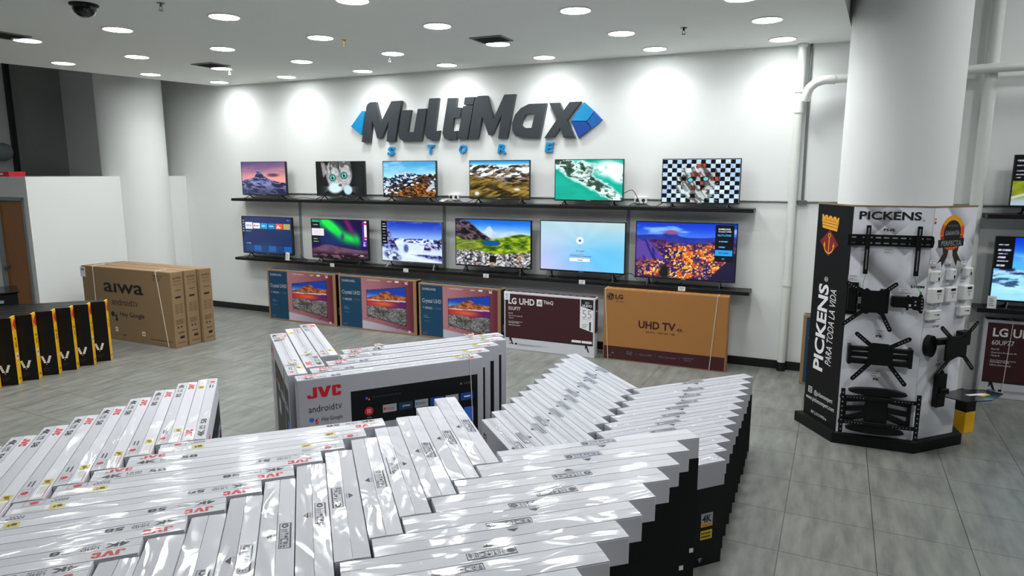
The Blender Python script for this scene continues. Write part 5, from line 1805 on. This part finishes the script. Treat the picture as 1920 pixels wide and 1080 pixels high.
cable([(-0.9, -.13, 1.02), (-1.02, -.25, zl), (-.86, -.28, zl), (-.70, -.2, zl), (-.6, -.13, 1.02)], 'black cable lying under the night town television')
b = MB()
rng = random.Random(5)
for k in range(9):
    x, y, z = -4.08 + .012 * k, -.2 + .01 * rng.random(), UP + .012
    b.tube([(x - .05, y - .05 + .04 * rng.random(), z), (x, y, z + .02 + .02 * rng.random()), (x + .05, y + .05 * rng.random(), z)], 0.006, 'strap', 6)
tag(b.build('plastic_wrapping', None, W(0, 0), RW), 'crumpled pale plastic wrapping on the upper shelf beside the ridge television', 'wrapping')

# ------------------------------------------------------------------ the bracket display in front of the pillar
SP = [Vector((2.87, 6.385)), Vector((2.945, 5.87)), Vector((3.51, 5.66)), Vector((3.99, 5.845))]
SA = [math.atan2((SP[i + 1] - SP[i]).y, (SP[i + 1] - SP[i]).x) for i in range(3)]
SLn = [(SP[i + 1] - SP[i]).length for i in range(3)]
SB, STOP = 0.095, 2.13


def PF(k, x, d, z):
    """a point on display panel k: x along it, d out from its face"""
    c, s = math.cos(SA[k]), math.sin(SA[k])
    return Vector((SP[k].x + c * x + s * d, SP[k].y + s * x - c * d, z))


st = thing('display_stand', 'tall three-sided bracket display stand with black and pale grey printed panels', 'display stand', (SP[1].x, SP[1].y, 0))
b = MB()
base = [Vector((2.801, 6.42)), Vector((2.90, 5.845)), Vector((3.50, 5.585)), Vector((4.05, 5.80)), Vector((4.12, 6.05)), Vector((3.2, 6.42))]
b.prism([(p.x - SP[1].x, p.y - SP[1].y) for p in base], 'soft_black', lambda a, c, d: (a, c, d), 0.0, SB)
b.build('plinth', st)
for k in range(3):
    loc = (SP[k].x - SP[1].x, SP[k].y - SP[1].y, 0)
    Lk = SLn[k]
    b = MB()
    b.box(0, Lk, 0.0, 0.018, SB, STOP, 'banner_black' if k == 0 else 'card_plain')
    pan = tag(b.build('panel', st, loc, SA[k]), 'black panel' if k == 0 else 'pale grey panel')
    b = MB()
    b.box(-0.003, Lk + 0.003, -0.004, 0.022, STOP, STOP + 0.012, 'kraft')
    b.build('rim', pan)
    b = MB()
    txt = lambda s_, x0, x1, z0, z1, m, bold=0.0, d=.0025: b.text(s_, (x0, -d, z0), (x1 - x0, 0, 0), (0, 0, z1 - z0), m, bold)
    up = lambda s_, x0, x1, z0, z1, m, bold=0.0, sh=0.0: b.text(s_, (x1, -.0025, z0), (0, 0, z1 - z0), (x0 - x1, 0, 0), m, bold, sh)
    pl_ = lambda d: (lambda x, z: (x, -d, z))
    if k == 0:
        # crown, anchor badge and vertical wordmark
        b.flat([(.09, 1.915), (.31, 1.895), (.325, 1.975), (.07, 1.995)], 'gold_ink', pl_(.0015))
        for i in range(4):
            x = .075 + .064 * i
            z = 1.992 - .005 * i
            b.flat([(x, z - .005), (x + .056, z - .009), (x + .062, z + .045), (x + .040, z + .040), (x + .028, z + .020), (x + .016, z + .045), (x - .006, z + .05)], 'gold_ink', pl_(.0015))
        for z in (1.945, 1.972):
            b.flat([(.085, z), (.315, z - .020), (.315, z - .024), (.085, z - .004)], 'ink', pl_(.0022))
        b.flat([(.205, 1.66), (.345, 1.78), (.205, 1.905), (.065, 1.79)], 'deep_red', pl_(.0015))
        an = lambda pts: b.flat(pts, 'gold_ink', pl_(.0022))
        an([(.199, 1.70), (.211, 1.70), (.211, 1.835), (.199, 1.835)])
        for r0, r1, cx, cz, a0, a1 in ((.013, .022, .205, 1.852, 0, 2 * PI), (.062, .075, .205, 1.758, PI, 2 * PI)):
            n_ = 18
            ps = [(cx + r1 * math.cos(a), cz + r1 * math.sin(a)) for a in np.linspace(a0, a1, n_)]
            qs = [(cx + r0 * math.cos(a), cz + r0 * math.sin(a)) for a in np.linspace(a0, a1, n_)]
            for i in range(n_ - 1):
                an([ps[i], ps[i + 1], qs[i + 1], qs[i]])
        an([(.120, 1.752), (.137, 1.795), (.152, 1.752)])
        an([(.258, 1.752), (.275, 1.795), (.290, 1.752)])
        up('PICKENS', .105, .258, .575, 1.40, 'white_ink', 0.03)
        up('®', .18, .235, 1.425, 1.47, 'white_ink', 0.0)
        up('PARA TODA LA VIDA', .285, .375, .66, 1.37, 'white_ink', 0.0, 0.25)
        txt('@pickensexpert', .155, .445, .315, .375, 'white_ink')
        txt('www.pickensexpert.com', .03, .475, .245, .30, 'white_ink')
        txt('RIF: J-31219933-6', .13, .375, .13, .165, 'white_ink')
        for x0, x1, z0, z1 in ((.06, .12, .325, .331), (.06, .12, .379, .385), (.06, .067, .325, .385), (.113, .12, .325, .385)):
            b.flat([(x0, z0), (x1, z0), (x1, z1), (x0, z1)], 'white_ink', pl_(.002))
        for i in range(16):
            a0, a1 = 2 * PI * i / 16, 2 * PI * (i + 1) / 16
            b.flat([(.09 + r * math.cos(a), .355 + r * math.sin(a)) for r, a in ((.017, a0), (.017, a1), (.011, a1), (.011, a0))], 'white_ink', pl_(.002))
    else:
        gx, gy = grid(60, 200)
        b.paint(lambda u, v: (.001 + u * (Lk - .002), -.001, SB + .001 + v * (STOP - SB - .002)), print_facets(gx, gy, 11 + k), 'print_matte')
        if k == 1:
            txt('PICKENS', .045, .515, 2.02, 2.092, 'ink', 0.03)
            txt('®', .522, .542, 2.012, 2.03, 'ink')
            for s_, x0, x1, z0, z1 in (('P3-FS', .24, .325, 1.925, 1.947), ('L100M', .485, .585, 1.449, 1.472), ('P5', .253, .30, .998, 1.018), ('P6', .262, .305, .608, .63)):
                txt(s_, x0, x1, z0, z1, 'ink', 0.05)
        else:
            cx, cz, rx, rz_ = .235, 1.915, .142, .148
            ring = lambda r: [(cx + rx * r * math.cos(i * PI / 20), cz + rz_ * r * math.sin(i * PI / 20)) for i in range(40)]
            for sgn in (-1, 1):
                b.flat([(cx + sgn * .02, 1.80), (cx + sgn * .10, 1.80), (cx + sgn * .085, 1.74), (cx + sgn * .145, 1.66), (cx + sgn * .10, 1.675), (cx + sgn * .085, 1.625), (cx + sgn * .03, 1.72)], 'kraft_dark', pl_(.0012))
            b.flat(ring(1.0), 'gold_ink', pl_(.0016))
            for a0, a1 in ((-.15, .45), (2.6, 3.3), (4.2, 5.2)):
                b.flat([(cx + rx * 1.0 * math.cos(a), cz + rz_ * 1.0 * math.sin(a)) for a in np.linspace(a0, a1, 12)] + [(cx + rx * .72 * math.cos(a), cz + rz_ * .72 * math.sin(a)) for a in np.linspace(a1, a0, 12)], 'orange_ink', pl_(.0019))
            for a0, a1 in ((-.75, -.2), (3.35, 3.9)):
                b.flat([(cx + rx * 1.0 * math.cos(a), cz + rz_ * 1.0 * math.sin(a)) for a in np.linspace(a0, a1, 12)] + [(cx + rx * .72 * math.cos(a), cz + rz_ * .72 * math.sin(a)) for a in np.linspace(a1, a0, 12)], 'red_ink', pl_(.0020))
            b.flat(ring(.72), 'ink', pl_(.0022))
            b.flat([(.075, 1.858), (.385, 1.868), (.385, 1.80), (.085, 1.79)], 'ink', pl_(.0026))
            txt('PICKENS', cx - .06, cx + .06, 1.965, 1.985, 'grey_ink', 0.0, .0032)
            txt('GARANTÍA', cx - .085, cx + .085, 1.895, 1.94, 'silver_ink', 0.015, .0032)
            txt('PERFECTA', .115, .355, 1.805, 1.848, 'silver_ink', 0.01, .0032)
            b.flat([(.005, 2.005), (.02, 2.02), (.035, 2.005), (.02, 1.99)], 'red_ink', pl_(.002))
            b.flat([(.01, 2.028), (.03, 2.028), (.033, 2.04), (.007, 2.04)], 'orange_ink', pl_(.002))
            for s_, x0, x1, z0, z1 in (('V069', .005, .075, 1.617, 1.637), ('V120', .185, .255, 1.624, 1.644), ('XP200', .115, .195, 1.10, 1.12), ('G58', .20, .262, .752, .772)):
                txt(s_, x0, x1, z0, z1, 'ink', 0.01)
    b.build('printed_lettering', pan)


def bar(b, x0, z0, x1, z1, w, d0, d1, m='steel_black', rnd=True, w2=None):
    """flat bar in the panel plane from (x0,z0) to (x1,z1), standing d0..d1 off the panel"""
    w2 = w if w2 is None else w2
    ux, uz = x1 - x0, z1 - z0
    l = math.hypot(ux, uz)
    ux, uz = ux / l, uz / l
    pts = []
    if rnd:
        a = math.atan2(uz, ux)
        pts += [(x1 + w2 / 2 * math.cos(a + t), z1 + w2 / 2 * math.sin(a + t)) for t in np.linspace(-PI / 2, PI / 2, 7)]
        pts += [(x0 + w / 2 * math.cos(a + t), z0 + w / 2 * math.sin(a + t)) for t in np.linspace(PI / 2, 3 * PI / 2, 7)]
    else:
        pts = [(x0 + uz * w / 2, z0 - ux * w / 2), (x1 + uz * w2 / 2, z1 - ux * w2 / 2), (x1 - uz * w2 / 2, z1 + ux * w2 / 2), (x0 - uz * w / 2, z0 + ux * w / 2)]
    b.prism(pts, m, lambda x, z, d: (x, -d, z), d1, d0)


def holes(b, x0, z0, x1, z1, n, r, d, m='silver_ink'):
    for i in range(n):
        t = (i + .5) / n
        cx, cz = x0 + (x1 - x0) * t, z0 + (z1 - z0) * t
        b.flat([(cx + r * math.cos(k * PI / 4), cz + r * math.sin(k * PI / 4)) for k in range(8)], m, lambda x, z: (x, -d - .0006, z))


def mount(k, lab, cat='wall bracket'):
    return thing('wall_bracket', lab, cat, PF(k, 0, 0.0045, 0), SA[k], 'television brackets on the display')


def part(t, name, fn, label=None):
    b = MB()
    fn(b)
    o = b.build(name, t)
    if label:
        o['label'] = label
    return o


# fixed rail bracket
t = mount(1, 'wide black fixed television bracket with two upright arms below the big wordmark')


def rail(b):
    for z in (1.886, 1.847, 1.808):
        hh = .020 if z != 1.847 else .036
        b.box(-.03, .60, -.028, -.022, z - hh / 2, z + hh / 2, 'steel_black')
    for z in (1.870, 1.8235):
        for i in range(10):
            x = -.03 + i * .063
            b.box(x, x + .022, -.028, -.022, z - .012, z + .012, 'steel_black')
    b.prism([(.596, 1.796), (.612, 1.80), (.618, 1.845), (.612, 1.89), (.596, 1.896)], 'steel_black', lambda x, z, d: (x, -d, z), .034, .0)
    b.box(-.034, -.022, -.034, .0, 1.797, 1.895, 'steel_black')
    b.box(.05, .08, -.022, 0, 1.80, 1.89, 'steel_black')
    b.box(.45, .48, -.022, 0, 1.80, 1.89, 'steel_black')


part(t, 'rail', rail)
for x in (.121, .503):
    part(t, 'arm', lambda b: (b.box(x - .018, x + .018, -.052, -.030, 1.557, 1.975, 'steel_black', .003), holes(b, x, 1.955, x, 1.90, 4, .006, .052), b.box(x - .005, x + .005, -.0535, -.052, 1.60, 1.77, 'grey_ink')))
for x0, z0, x1, z1 in ((.128, 1.56, .112, 1.40), (.497, 1.555, .548, 1.415)):
    part(t, 'pull_cord', lambda b: (b.tube([(x0, -.045, z0), ((x0 + x1) / 2 - .008, -.05, (z0 + z1) / 2), (x1, -.07, z1)], .002, 'green', 6), b.lathe([(.004, .018), (.009, .010), (.009, -.012), (.003, -.018)], 'green', 10, (x1, -.07, z1))), 'thin green pull cord')

# articulated bracket, upper
t = mount(1, 'black articulated bracket with four diagonal arms, upper one on the pale middle panel')
part(t, 'wall_plate', lambda b: (b.box(-.01, .085, -.02, 0, 1.19, 1.475, 'steel_black', .004), b.box(.0, .07, -.06, -.02, 1.23, 1.44, 'steel_black', .006)))
part(t, 'swing_arm', lambda b: (b.box(.07, .31, -.085, -.045, 1.36, 1.41, 'steel_black', .006), b.box(.07, .31, -.085, -.045, 1.25, 1.30, 'steel_black', .006), b.box(.25, .315, -.10, -.03, 1.23, 1.435, 'steel_black', .005)))
part(t, 'head_plate', lambda b: b.prism([(.10, 1.235), (.15, 1.22), (.17, 1.235), (.23, 1.235), (.25, 1.22), (.285, 1.25), (.285, 1.42), (.25, 1.44), (.23, 1.425), (.17, 1.425), (.14, 1.445), (.10, 1.42)], 'steel_black', lambda x, z, d: (x, -d, z), .118, .10))
for x0, z0, x1, z1 in ((.255, 1.405, .352, 1.490), (.255, 1.255, .335, 1.095), (.125, 1.255, -.022, 1.125), (.125, 1.41, -.015, 1.485)):
    part(t, 'arm', lambda b: (bar(b, x0, z0, x1, z1, .034, .119, .126), holes(b, x0 + (x1 - x0) * .45, z0 + (z1 - z0) * .45, x1, z1, 4, .005, .126)))

# small single-arm bracket
t = mount(1, 'small black single-arm bracket with curved end plate on the pale middle panel')
part(t, 'arm', lambda b: (b.box(.349, .50, -.065, -.02, 1.283, 1.378, 'steel_black', .005), b.box(.345, .375, -.03, 0, 1.285, 1.375, 'steel_black', .003), b.box(.45, .47, -.07, -.06, 1.265, 1.395, 'steel_black', .004)))
part(t, 'end_plate', lambda b: (b.prism([(.487, 1.39), (.53, 1.385), (.548, 1.412), (.562, 1.405), (.578, 1.36), (.578, 1.30), (.572, 1.25), (.555, 1.245), (.54, 1.27), (.50, 1.275), (.487, 1.30)], 'steel_black', lambda x, z, d: (x, -d, z), .080, .066), holes(b, .56, 1.395, .567, 1.262, 5, .006, .080), holes(b, .515, 1.36, .515, 1.30, 2, .008, .080)))
part(t, 'sticker', lambda b: b.box(.462, .487, -.0672, -.0655, 1.298, 1.318, 'white_ink'))

# full-motion bracket in the middle
t = mount(1, 'black full-motion bracket with crossed arms, middle one on the pale middle panel')
part(t, 'head_plate', lambda b: b.prism([(.19, .95), (.22, .968), (.34, .965), (.38, .945), (.385, .80), (.34, .775), (.23, .775), (.19, .80)], 'steel_black', lambda x, z, d: (x, -d, z), .112, .095))
for sg in (-1, 1):
    cx = .286
    part(t, 'swing_arm', lambda b: (b.box(*sorted((cx + sg * .08, cx + sg * .245)), -.09, -.05, .885, .925, 'steel_black', .006), b.box(*sorted((cx + sg * .08, cx + sg * .245)), -.09, -.05, .77, .815, 'steel_black', .006), b.box(*sorted((cx + sg * .06, cx + sg * .23)), -.07, -.03, .83, .868, 'steel_black', .005), b.box(*sorted((cx + sg * .22, cx + sg * .25)), -.095, 0, .762, .93, 'steel_black', .004)))
for x0, z0, x1, z1 in ((.215, .94, .092, 1.042), (.35, .94, .49, 1.025), (.215, .80, .085, .642), (.35, .80, .485, .628)):
    part(t, 'arm', lambda b: (bar(b, x0, z0, x1, z1, .036, .113, .120), holes(b, x0 + (x1 - x0) * .4, z0 + (z1 - z0) * .4, x1, z1, 4, .005, .120)))

# heavy bracket at the bottom
t = mount(1, 'large black heavy-duty bracket with ladder uprights and oval covers at the bottom of the display')
oval = lambda cx, cz, rx, rz_, n_=28: [(cx + rx * math.cos(i * 2 * PI / n_), cz + rz_ * math.sin(i * 2 * PI / n_)) for i in range(n_)]
part(t, 'upper_cover', lambda b: b.prism(oval(.296, .522, .231, .034), 'steel_black', lambda x, z, d: (x, -d, z), .09, .04))
part(t, 'lower_cover', lambda b: b.prism(oval(.296, .175, .231, .034), 'steel_black', lambda x, z, d: (x, -d, z), .09, .04))
part(t, 'centre_block', lambda b: b.box(.215, .385, -.088, 0.0, .19, .50, 'steel_black', .006))
for sg in (-1, 1):
    part(t, 'swing_arm', lambda b: (bar(b, .30 + sg * .06, .46, .30 + sg * .26, .435, .05, .05, .08, rnd=False), bar(b, .30 + sg * .06, .37, .30 + sg * .26, .345, .045, .05, .08, rnd=False), bar(b, .30 + sg * .06, .32, .30 + sg * .26, .245, .05, .05, .08, rnd=False), b.box(*sorted((.30 + sg * .24, .30 + sg * .265)), -.085, -.03, .21, .46, 'steel_black', .003)))
for x in (.022, .608):
    part(t, 'upright', lambda b: (b.box(x - .017, x + .017, -.125, -.108, .135, .545, 'steel_black', .003), holes(b, x, .53, x, .15, 9, .006, .125)))
for z in (.465, .235):
    part(t, 'cross_rail', lambda b: (b.box(.0, .63, -.107, -.091, z - .017, z + .017, 'steel_black', .003), holes(b, .05, z, .20, z, 6, .004, .107), holes(b, .42, z, .58, z, 6, .004, .107)))

# bracket and tray on the right-hand panel
t = mount(2, 'black articulated bracket with four diagonal arms on the panel with the ribbon badge')
part(t, 'wall_plate', lambda b: b.prism(oval(.07, .95, .055, .095), 'steel_black', lambda x, z, d: (x, -d, z), .05, 0))
part(t, 'swing_arm', lambda b: (b.box(.09, .44, -.09, -.045, .965, 1.02, 'steel_black', .006), b.box(.38, .50, -.08, -.02, .93, 1.06, 'steel_black', .006)))
part(t, 'head_plate', lambda b: b.prism([(.155, 1.02), (.19, 1.05), (.25, 1.035), (.33, 1.035), (.40, 1.06), (.405, .83), (.35, .845), (.30, .855), (.22, .83), (.155, .83)], 'steel_black', lambda x, z, d: (x, -d, z), .118, .10))
for x0, z0, x1, z1 in ((.19, 1.03, .068, 1.128), (.375, 1.04, .495, 1.14), (.19, .845, .072, .735), (.38, .845, .49, .735)):
    part(t, 'arm', lambda b: (bar(b, x0, z0, x1, z1, .036, .119, .126), holes(b, x0 + (x1 - x0) * .4, z0 + (z1 - z0) * .4, x1, z1, 4, .005, .126)))
t = thing('bracket_shelf', 'black upright bracket carrying a smoked glass tray low on the display', 'bracket', PF(2, 0, .0045, 0), SA[2])
part(t, 'column', lambda b: (b.box(.195, .30, -.05, 0, .385, .685, 'steel_black', .004), b.box(.225, .262, -.045, 0, .685, .715, 'steel_black', .004), b.box(.21, .285, -.09, -.05, .50, .56, 'steel_black', .004)))
part(t, 'tray', lambda b: b.prism([(.10, -.10), (.40, -.08), (.62, -.16), (.66, -.30), (.40, -.38), (.16, -.33)], 'dark_glass', lambda x, y, z: (x, y, z), .530, .538))
part(t, 'sticker', lambda b: (b.add([(.32, -.20, .5395), (.50, -.23, .5395), (.49, -.27, .5395), (.33, -.24, .5395)], [(3, 2, 1, 0)], 'white_ink'), b.add([(.40, -.255, .5392), (.53, -.235, .5392), (.52, -.29, .5392), (.42, -.29, .5392)], [(3, 2, 1, 0)], 'sticker_yellow')), 'white and yellow sticker')

# plug-in protectors and tags
DEV = [((.015, 1.507), (.1, 1.602)), ((.20, 1.515), (.285, 1.61)), ((.40, 1.533), (.485, 1.612)), ((-.0, 1.325), (.145, 1.455)), ((.175, 1.325), (.31, 1.457)), ((.375, 1.328), (.51, 1.46)), ((.0, 1.178), (.155, 1.265)), ((.375, 1.188), (.51, 1.275))]
DEVL = ['top row, inner corner', 'top row, middle', 'top row, outer edge', 'middle row, inner corner', 'middle row, middle', 'middle row, outer edge', 'bottom row, inner corner', 'bottom row, outer edge']
for i, ((x0, z0), (x1, z1)) in enumerate(DEV):
    t = thing('voltage_protector', 'white plug-in voltage protector on the badge panel, ' + DEVL[i], 'voltage protector', PF(2, 0, .002, 0), SA[2], 'voltage protectors on the display')
    dp = .055 if 3 <= i < 6 else .045
    part(t, 'case', lambda b: b.box(x0, x1, -dp, 0, z0, z1, 'white_plastic', .008))
    cx = (x0 + x1) / 2
    if i < 3:
        part(t, 'socket', lambda b: b.box(cx + .008, cx + .026, -dp - .001, -dp + .001, z0 + .012, z0 + .04, 'soft_black'))
        part(t, 'lettering', lambda b: (b.box(cx + .0, cx + .02, -dp - .0008, -dp + .001, z1 - .03, z1 - .026, 'grey_ink'), b.box(cx + .004, cx + .02, -dp - .0008, -dp + .001, z1 - .022, z1 - .018, 'grey_ink')))
    elif i < 6:
        part(t, 'display', lambda b: b.box(cx - .02, cx + .034, -dp - .001, -dp + .001, z1 - .034, z1 - .014, 'soft_black'))
        part(t, 'button', lambda b: [b.box(cx - .016 + .018 * q, cx - .008 + .018 * q, -dp - .003, -dp + .001, z1 - .056, z1 - .048, 'grey_ink') for q in range(3)])
        part(t, 'lettering', lambda b: (b.box(cx + .001, cx + .008, -dp - .0008, -dp + .001, z1 - .092, z1 - .066, 'grey_ink')))
    else:
        part(t, 'lettering', lambda b: (b.box(cx + .018, cx + .044, -dp - .0008, -dp + .001, (z0 + z1) / 2 - .004, (z0 + z1) / 2 + .006, 'soft_black'), b.box(cx - .012, cx + .012, -dp - .0008, -dp + .001, (z0 + z1) / 2, (z0 + z1) / 2 + .008, 'grey_ink')))
TG = [(1, .253, .327, 1.735, 1.779, 'under the wide rail bracket'), (1, -.002, .074, 1.495, 1.538, 'above the upper articulated bracket'), (1, .397, .477, 1.404, 1.441, 'above the small single-arm bracket'),
      (1, .24, .315, 1.024, 1.066, 'above the middle crossed-arm bracket'), (1, .238, .314, .641, .682, 'above the heavy-duty bracket'),
      (2, .004, .074, 1.655, 1.690, 'above the top inner protector'), (2, .19, .258, 1.655, 1.694, 'above the top middle protector'), (2, .381, .445, 1.628, 1.667, 'above the top outer protector'),
      (2, .01, .082, 1.466, 1.503, 'above the middle inner protector'), (2, .185, .255, 1.464, 1.50, 'above the middle-row middle protector'), (2, .393, .46, 1.475, 1.518, 'above the middle outer protector'),
      (2, .008, .088, 1.275, 1.318, 'above the bottom inner protector'), (2, .38, .462, 1.29, 1.322, 'above the bottom outer protector'), (2, .195, .27, .785, .815, 'above the glass tray bracket')]
for k, x0, x1, z0, z1, lab in TG:
    t = thing('price_tag', 'small white price tag on the display ' + lab, 'price tag', PF(k, 0, .0022, 0), SA[k], 'price tags on the display')
    part(t, 'card', lambda b: b.box(x0, x1, -.003, 0, z0, z1, 'white_plastic'))
    part(t, 'lettering', lambda b: (b.box(x0 + .012, x1 - .012, -.0037, -.0029, z1 - .012, z1 - .008, 'grey_ink'), b.box(x0 + .008, x1 - .03, -.0037, -.0029, z0 + .008, z0 + .012, 'grey_ink')))

# small yellow and black carton behind the display, dark cabinet at the far left
t = thing('small_carton', 'small yellow carton with black top on the floor behind the bracket display', 'carton', (4.27, 6.14, 0), rad(21))
part(t, 'body', lambda b: b.box(-.065, .065, -.075, .075, 0, .21, 'yellow', .003))
part(t, 'lid', lambda b: b.box(-.066, .066, -.076, .076, .205, .385, 'soft_black', .004), 'black upper half')
part(t, 'lettering', lambda b: b.box(.0651, .0662, -.05, -.01, .11, .16, 'red_ink'))
KX, KY, KR = -6.95, 8.45, rad(38)
t = thing('display_cabinet', 'low dark glass cabinet with a pale edge strip behind the black and yellow cartons', 'cabinet', (KX, KY, 0), KR)
part(t, 'body', lambda b: b.box(-1.3, .55, -.30, .30, .0, .90, 'soft_black', .008))
part(t, 'glass_top', lambda b: b.box(-1.32, .57, -.32, .32, .90, .915, 'dark_glass', .003))
part(t, 'edge_strip', lambda b: b.box(-1.25, .40, -.322, -.301, .78, .815, 'frame_grey', .002), 'pale edge strip')


# prints, stickers and small fittings belong to the part they sit on
UNDER = {'front_print': 'body', 'end_print': 'body', 'top_print': 'body', 'outlet': 'housing', 'display': 'case', 'button': 'case',
         'socket': 'case', 'badge': 'bezel', 'knot': 'string', 'end_panel': 'body', 'lens_cap': 'dome', 'deflector': 'frame'}
stem = lambda o: o.name.split('.')[0]
for r in [o for o in col.objects if o.parent is None and o.children]:
    kids = list(r.children)
    for c in kids:
        if stem(c) in UNDER and not c.children:
            host = [q for q in kids if stem(q) == UNDER[stem(c)]]
            if host:
                k = min(len(host) - 1, [q for q in kids if stem(q) == stem(c)].index(c)) if stem(c) == 'knot' else 0
                c.parent = host[k]
